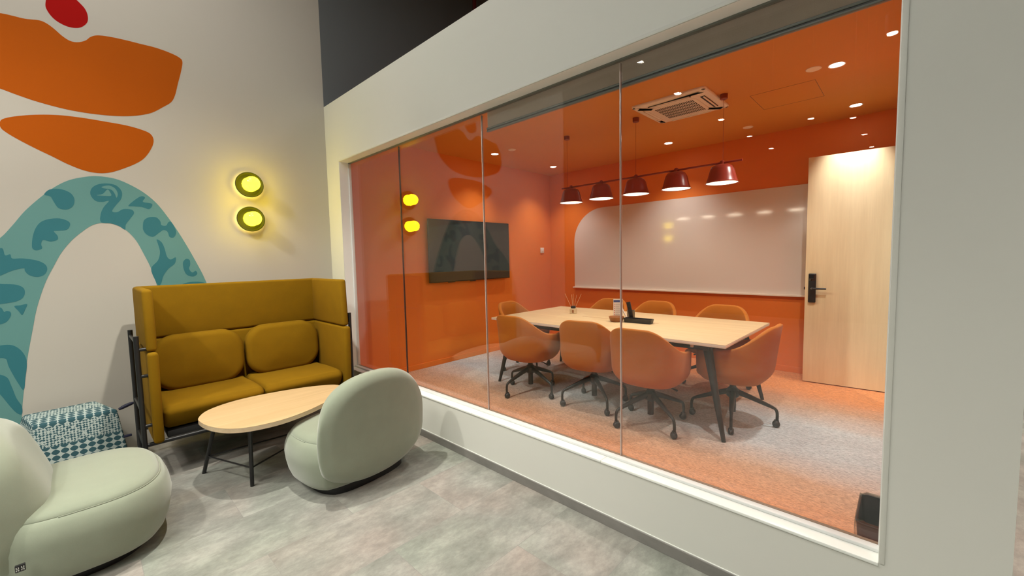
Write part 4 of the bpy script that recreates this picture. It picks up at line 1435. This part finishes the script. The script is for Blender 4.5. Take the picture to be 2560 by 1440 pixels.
hp = MB()
for a, b in (((2.44, -3.512), (2.955, -3.512)), ((2.955, -3.512), (2.955, -4.003)), ((2.955, -4.003), (2.44, -4.003)), ((2.44, -4.003), (2.44, -3.512))):
    hp.box((min(a[0], b[0]) - 0.0012, min(a[1], b[1]) - 0.0012, HC - 0.0012), (max(a[0], b[0]) + 0.0012, max(a[1], b[1]) + 0.0012, HC))
struct('trim_3', hp, M['frame_dark'])

for yy, lb in ((-2.300, 'round recessed downlight close to the glass, hidden above the middle of the roller blind'), (-4.170, 'round recessed downlight close to the glass, hidden above the right end of the roller blind')):
    downlight(0.93, yy, lb, 1.25, d0_)

# ---- cassette air conditioner
AX0, AX1, AY0, AY1 = 1.870, 2.545, -3.310, -2.615
acx, acy = (AX0 + AX1) / 2, (AY0 + AY1) / 2
ac = empty('air_conditioner', (acx, acy, HC), 0, 'square white ceiling cassette air conditioner with slotted grille', 'air conditioner')
hw, hh = (AX1 - AX0) / 2, (AY1 - AY0) / 2
pl = rrect(-hw, -hh, hw, hh, 0.035, 6)
MB().stack(pl, [(0.0, 0.0), (0.0, -0.012), (0.006, -0.020), (0.07, -0.030), (0.075, -0.031)]).build('panel', M['ac_white'], ac, 30)
gr_ = MB()
gr_.stack(rrect(-0.205, -0.215, 0.205, 0.215, 0.05, 6), [(0.0, -0.030), (0.002, -0.036), (0.004, -0.037)])
gp = gr_.build('intake_panel', M['ac_white'], ac, 30)
sl = MB()
for i in range(5):
    xx = -0.145 + i * 0.0725
    for j in range(22):
        yy = -0.180 + j * 0.0165
        sl.box((xx - 0.028, yy, -0.0385), (xx + 0.028, yy + 0.0085, -0.0368))
sl.build('intake_slots', M['ac_slot'], gp)
for k, (sx, sy) in enumerate(((-1, 0), (1, 0), (0, 1), (0, -1))):
    v_ = MB()
    if sx:
        v_.box((sx * 0.262 - 0.020, -0.195, -0.034), (sx * 0.262 + 0.020, 0.195, -0.0305), 0.001)
    else:
        v_.box((-0.185, sy * 0.272 - 0.020, -0.034), (0.185, sy * 0.272 + 0.020, -0.0305), 0.001)
    op = (sx == -1) or (sy == -1)
    vo = v_.build('air_vent', M['ac_slot'] if op else M['ac_white'], ac)
    f_ = MB()
    if sx:
        f_.box((sx * 0.272 - 0.007, -0.190, -0.041), (sx * 0.272 + 0.007, 0.190, -0.034), 0.001)
    else:
        f_.box((-0.180, sy * 0.282 - 0.007, -0.041), (0.180, sy * 0.282 + 0.007, -0.034), 0.001)
    f_.build('louvre', M['ac_white'], vo)
MB().lathe([(0.0, -0.0385), (0.007, -0.0385), (0.007, -0.0368), (0.0, -0.0368)], (-0.16, 0.175, 0), n=16, caps=False).build('status_lamp', M['ac_slot'], ac)

# ---- linear pendant with five shades
PXX, PZ = 2.215, 2.335
pn = empty('linear_pendant_lamp', (PXX, -2.53, PZ), 0, 'long pendant lamp with five plum red dome shades over the meeting table', 'pendant lamp')
MB(True).cyl((PXX, -1.52, PZ), (PXX, -3.52, PZ), 0.0095, n=16).build('bar', M['shade'], pn)
for y in (-1.601, -2.494, -3.356):
    MB(True).lathe([(0.0, HC - 0.042), (0.030, HC - 0.042), (0.033, HC - 0.038), (0.033, HC), (0.0, HC)], (PXX, y, 0), n=28, caps=False).build('canopy', M['canopy'], pn)
    MB(True).cyl((PXX, y, HC - 0.04), (PXX, y, PZ), 0.0016, n=6).build('wire', M['canopy'], pn)
for i, y in enumerate((-1.655, -2.070, -2.495, -2.925, -3.350)):
    zr = 2.150
    sh = MB(True)
    sh.lathe([(0.022, 0.172), (0.060, 0.166), (0.088, 0.150), (0.102, 0.124), (0.118, 0.060), (0.130, 0.018), (0.136, 0.006), (0.143, 0.0),
              (0.141, -0.002), (0.134, 0.004), (0.128, 0.018), (0.115, 0.060), (0.099, 0.122), (0.086, 0.146), (0.060, 0.161), (0.022, 0.167)], (PXX, y, zr), n=56, closed=True)
    so = sh.build('lamp_shade', M['shade'], pn, 50)
    MB(True).cyl((PXX, y, zr + 0.165), (PXX, y, PZ - 0.012), 0.021, n=20).lathe([(0.0, PZ - 0.020 - zr), (0.016, PZ - 0.020 - zr), (0.019, PZ - 0.012 - zr), (0.019, PZ + 0.014 - zr), (0.012, PZ + 0.022 - zr), (0.0, PZ + 0.022 - zr)], (PXX, y, zr), n=20, caps=False).build('socket', M['shade'], so, 40)
    MB(True).lathe([(0.0, 0.004), (0.132, 0.004), (0.132, 0.008), (0.0, 0.008)], (PXX, y, zr), n=48, caps=False).build('diffuser', M['pend_glow'], so)
    d = bpy.data.lights.new('pendant_light', 'AREA')
    d.shape = 'DISK'
    d.size = 0.22
    d.energy = E_PEND
    d.color = WARM
    o = bpy.data.objects.new('pendant_light', d)
    COL.objects.link(o)
    o.location = (PXX, y, zr - 0.004)

# ================================================================== WASTE BIN
wbn = empty('waste_bin', (0.44, -4.60, ZF), 0, 'dark blue rectangular waste bin with clear liner in the near right corner behind the glass', 'bin')
ob = rrect(-0.145, -0.10, 0.145, 0.10, 0.03, 6)
bn = MB()
sc_ = lambda L, s: [(x * s, y * s) for x, y in L]
bn.loft([[(x, y, 0) for x, y in sc_(ob, 0.82)], [(x, y, 0.27) for x, y in sc_(ob, 0.99)], [(x, y, 0.285) for x, y in sc_(ob, 1.02)], [(x, y, 0.285) for x, y in sc_(ob, 0.97)], [(x, y, 0.02) for x, y in sc_(ob, 0.79)]])
bn.build('bin_body', M['bin'], wbn, 40)
ln = MB()
n_ = len(ob)
rings = []
for z, s, wv in ((0.225, 1.045, 0.010), (0.262, 1.05, 0.007), (0.292, 1.04, 0.004), (0.292, 0.94, 0.004), (0.20, 0.88, 0.012), (0.06, 0.74, 0.012)):
    rings.append([(x * (s + wv * math.sin(i * 2.3)), y * (s + wv * math.cos(i * 1.7)), z + wv * math.sin(i * 1.1)) for i, (x, y) in enumerate(ob)])
ln.loft(rings, cap=False)
ln.build('bin_liner', M['liner'], wbn, 60)
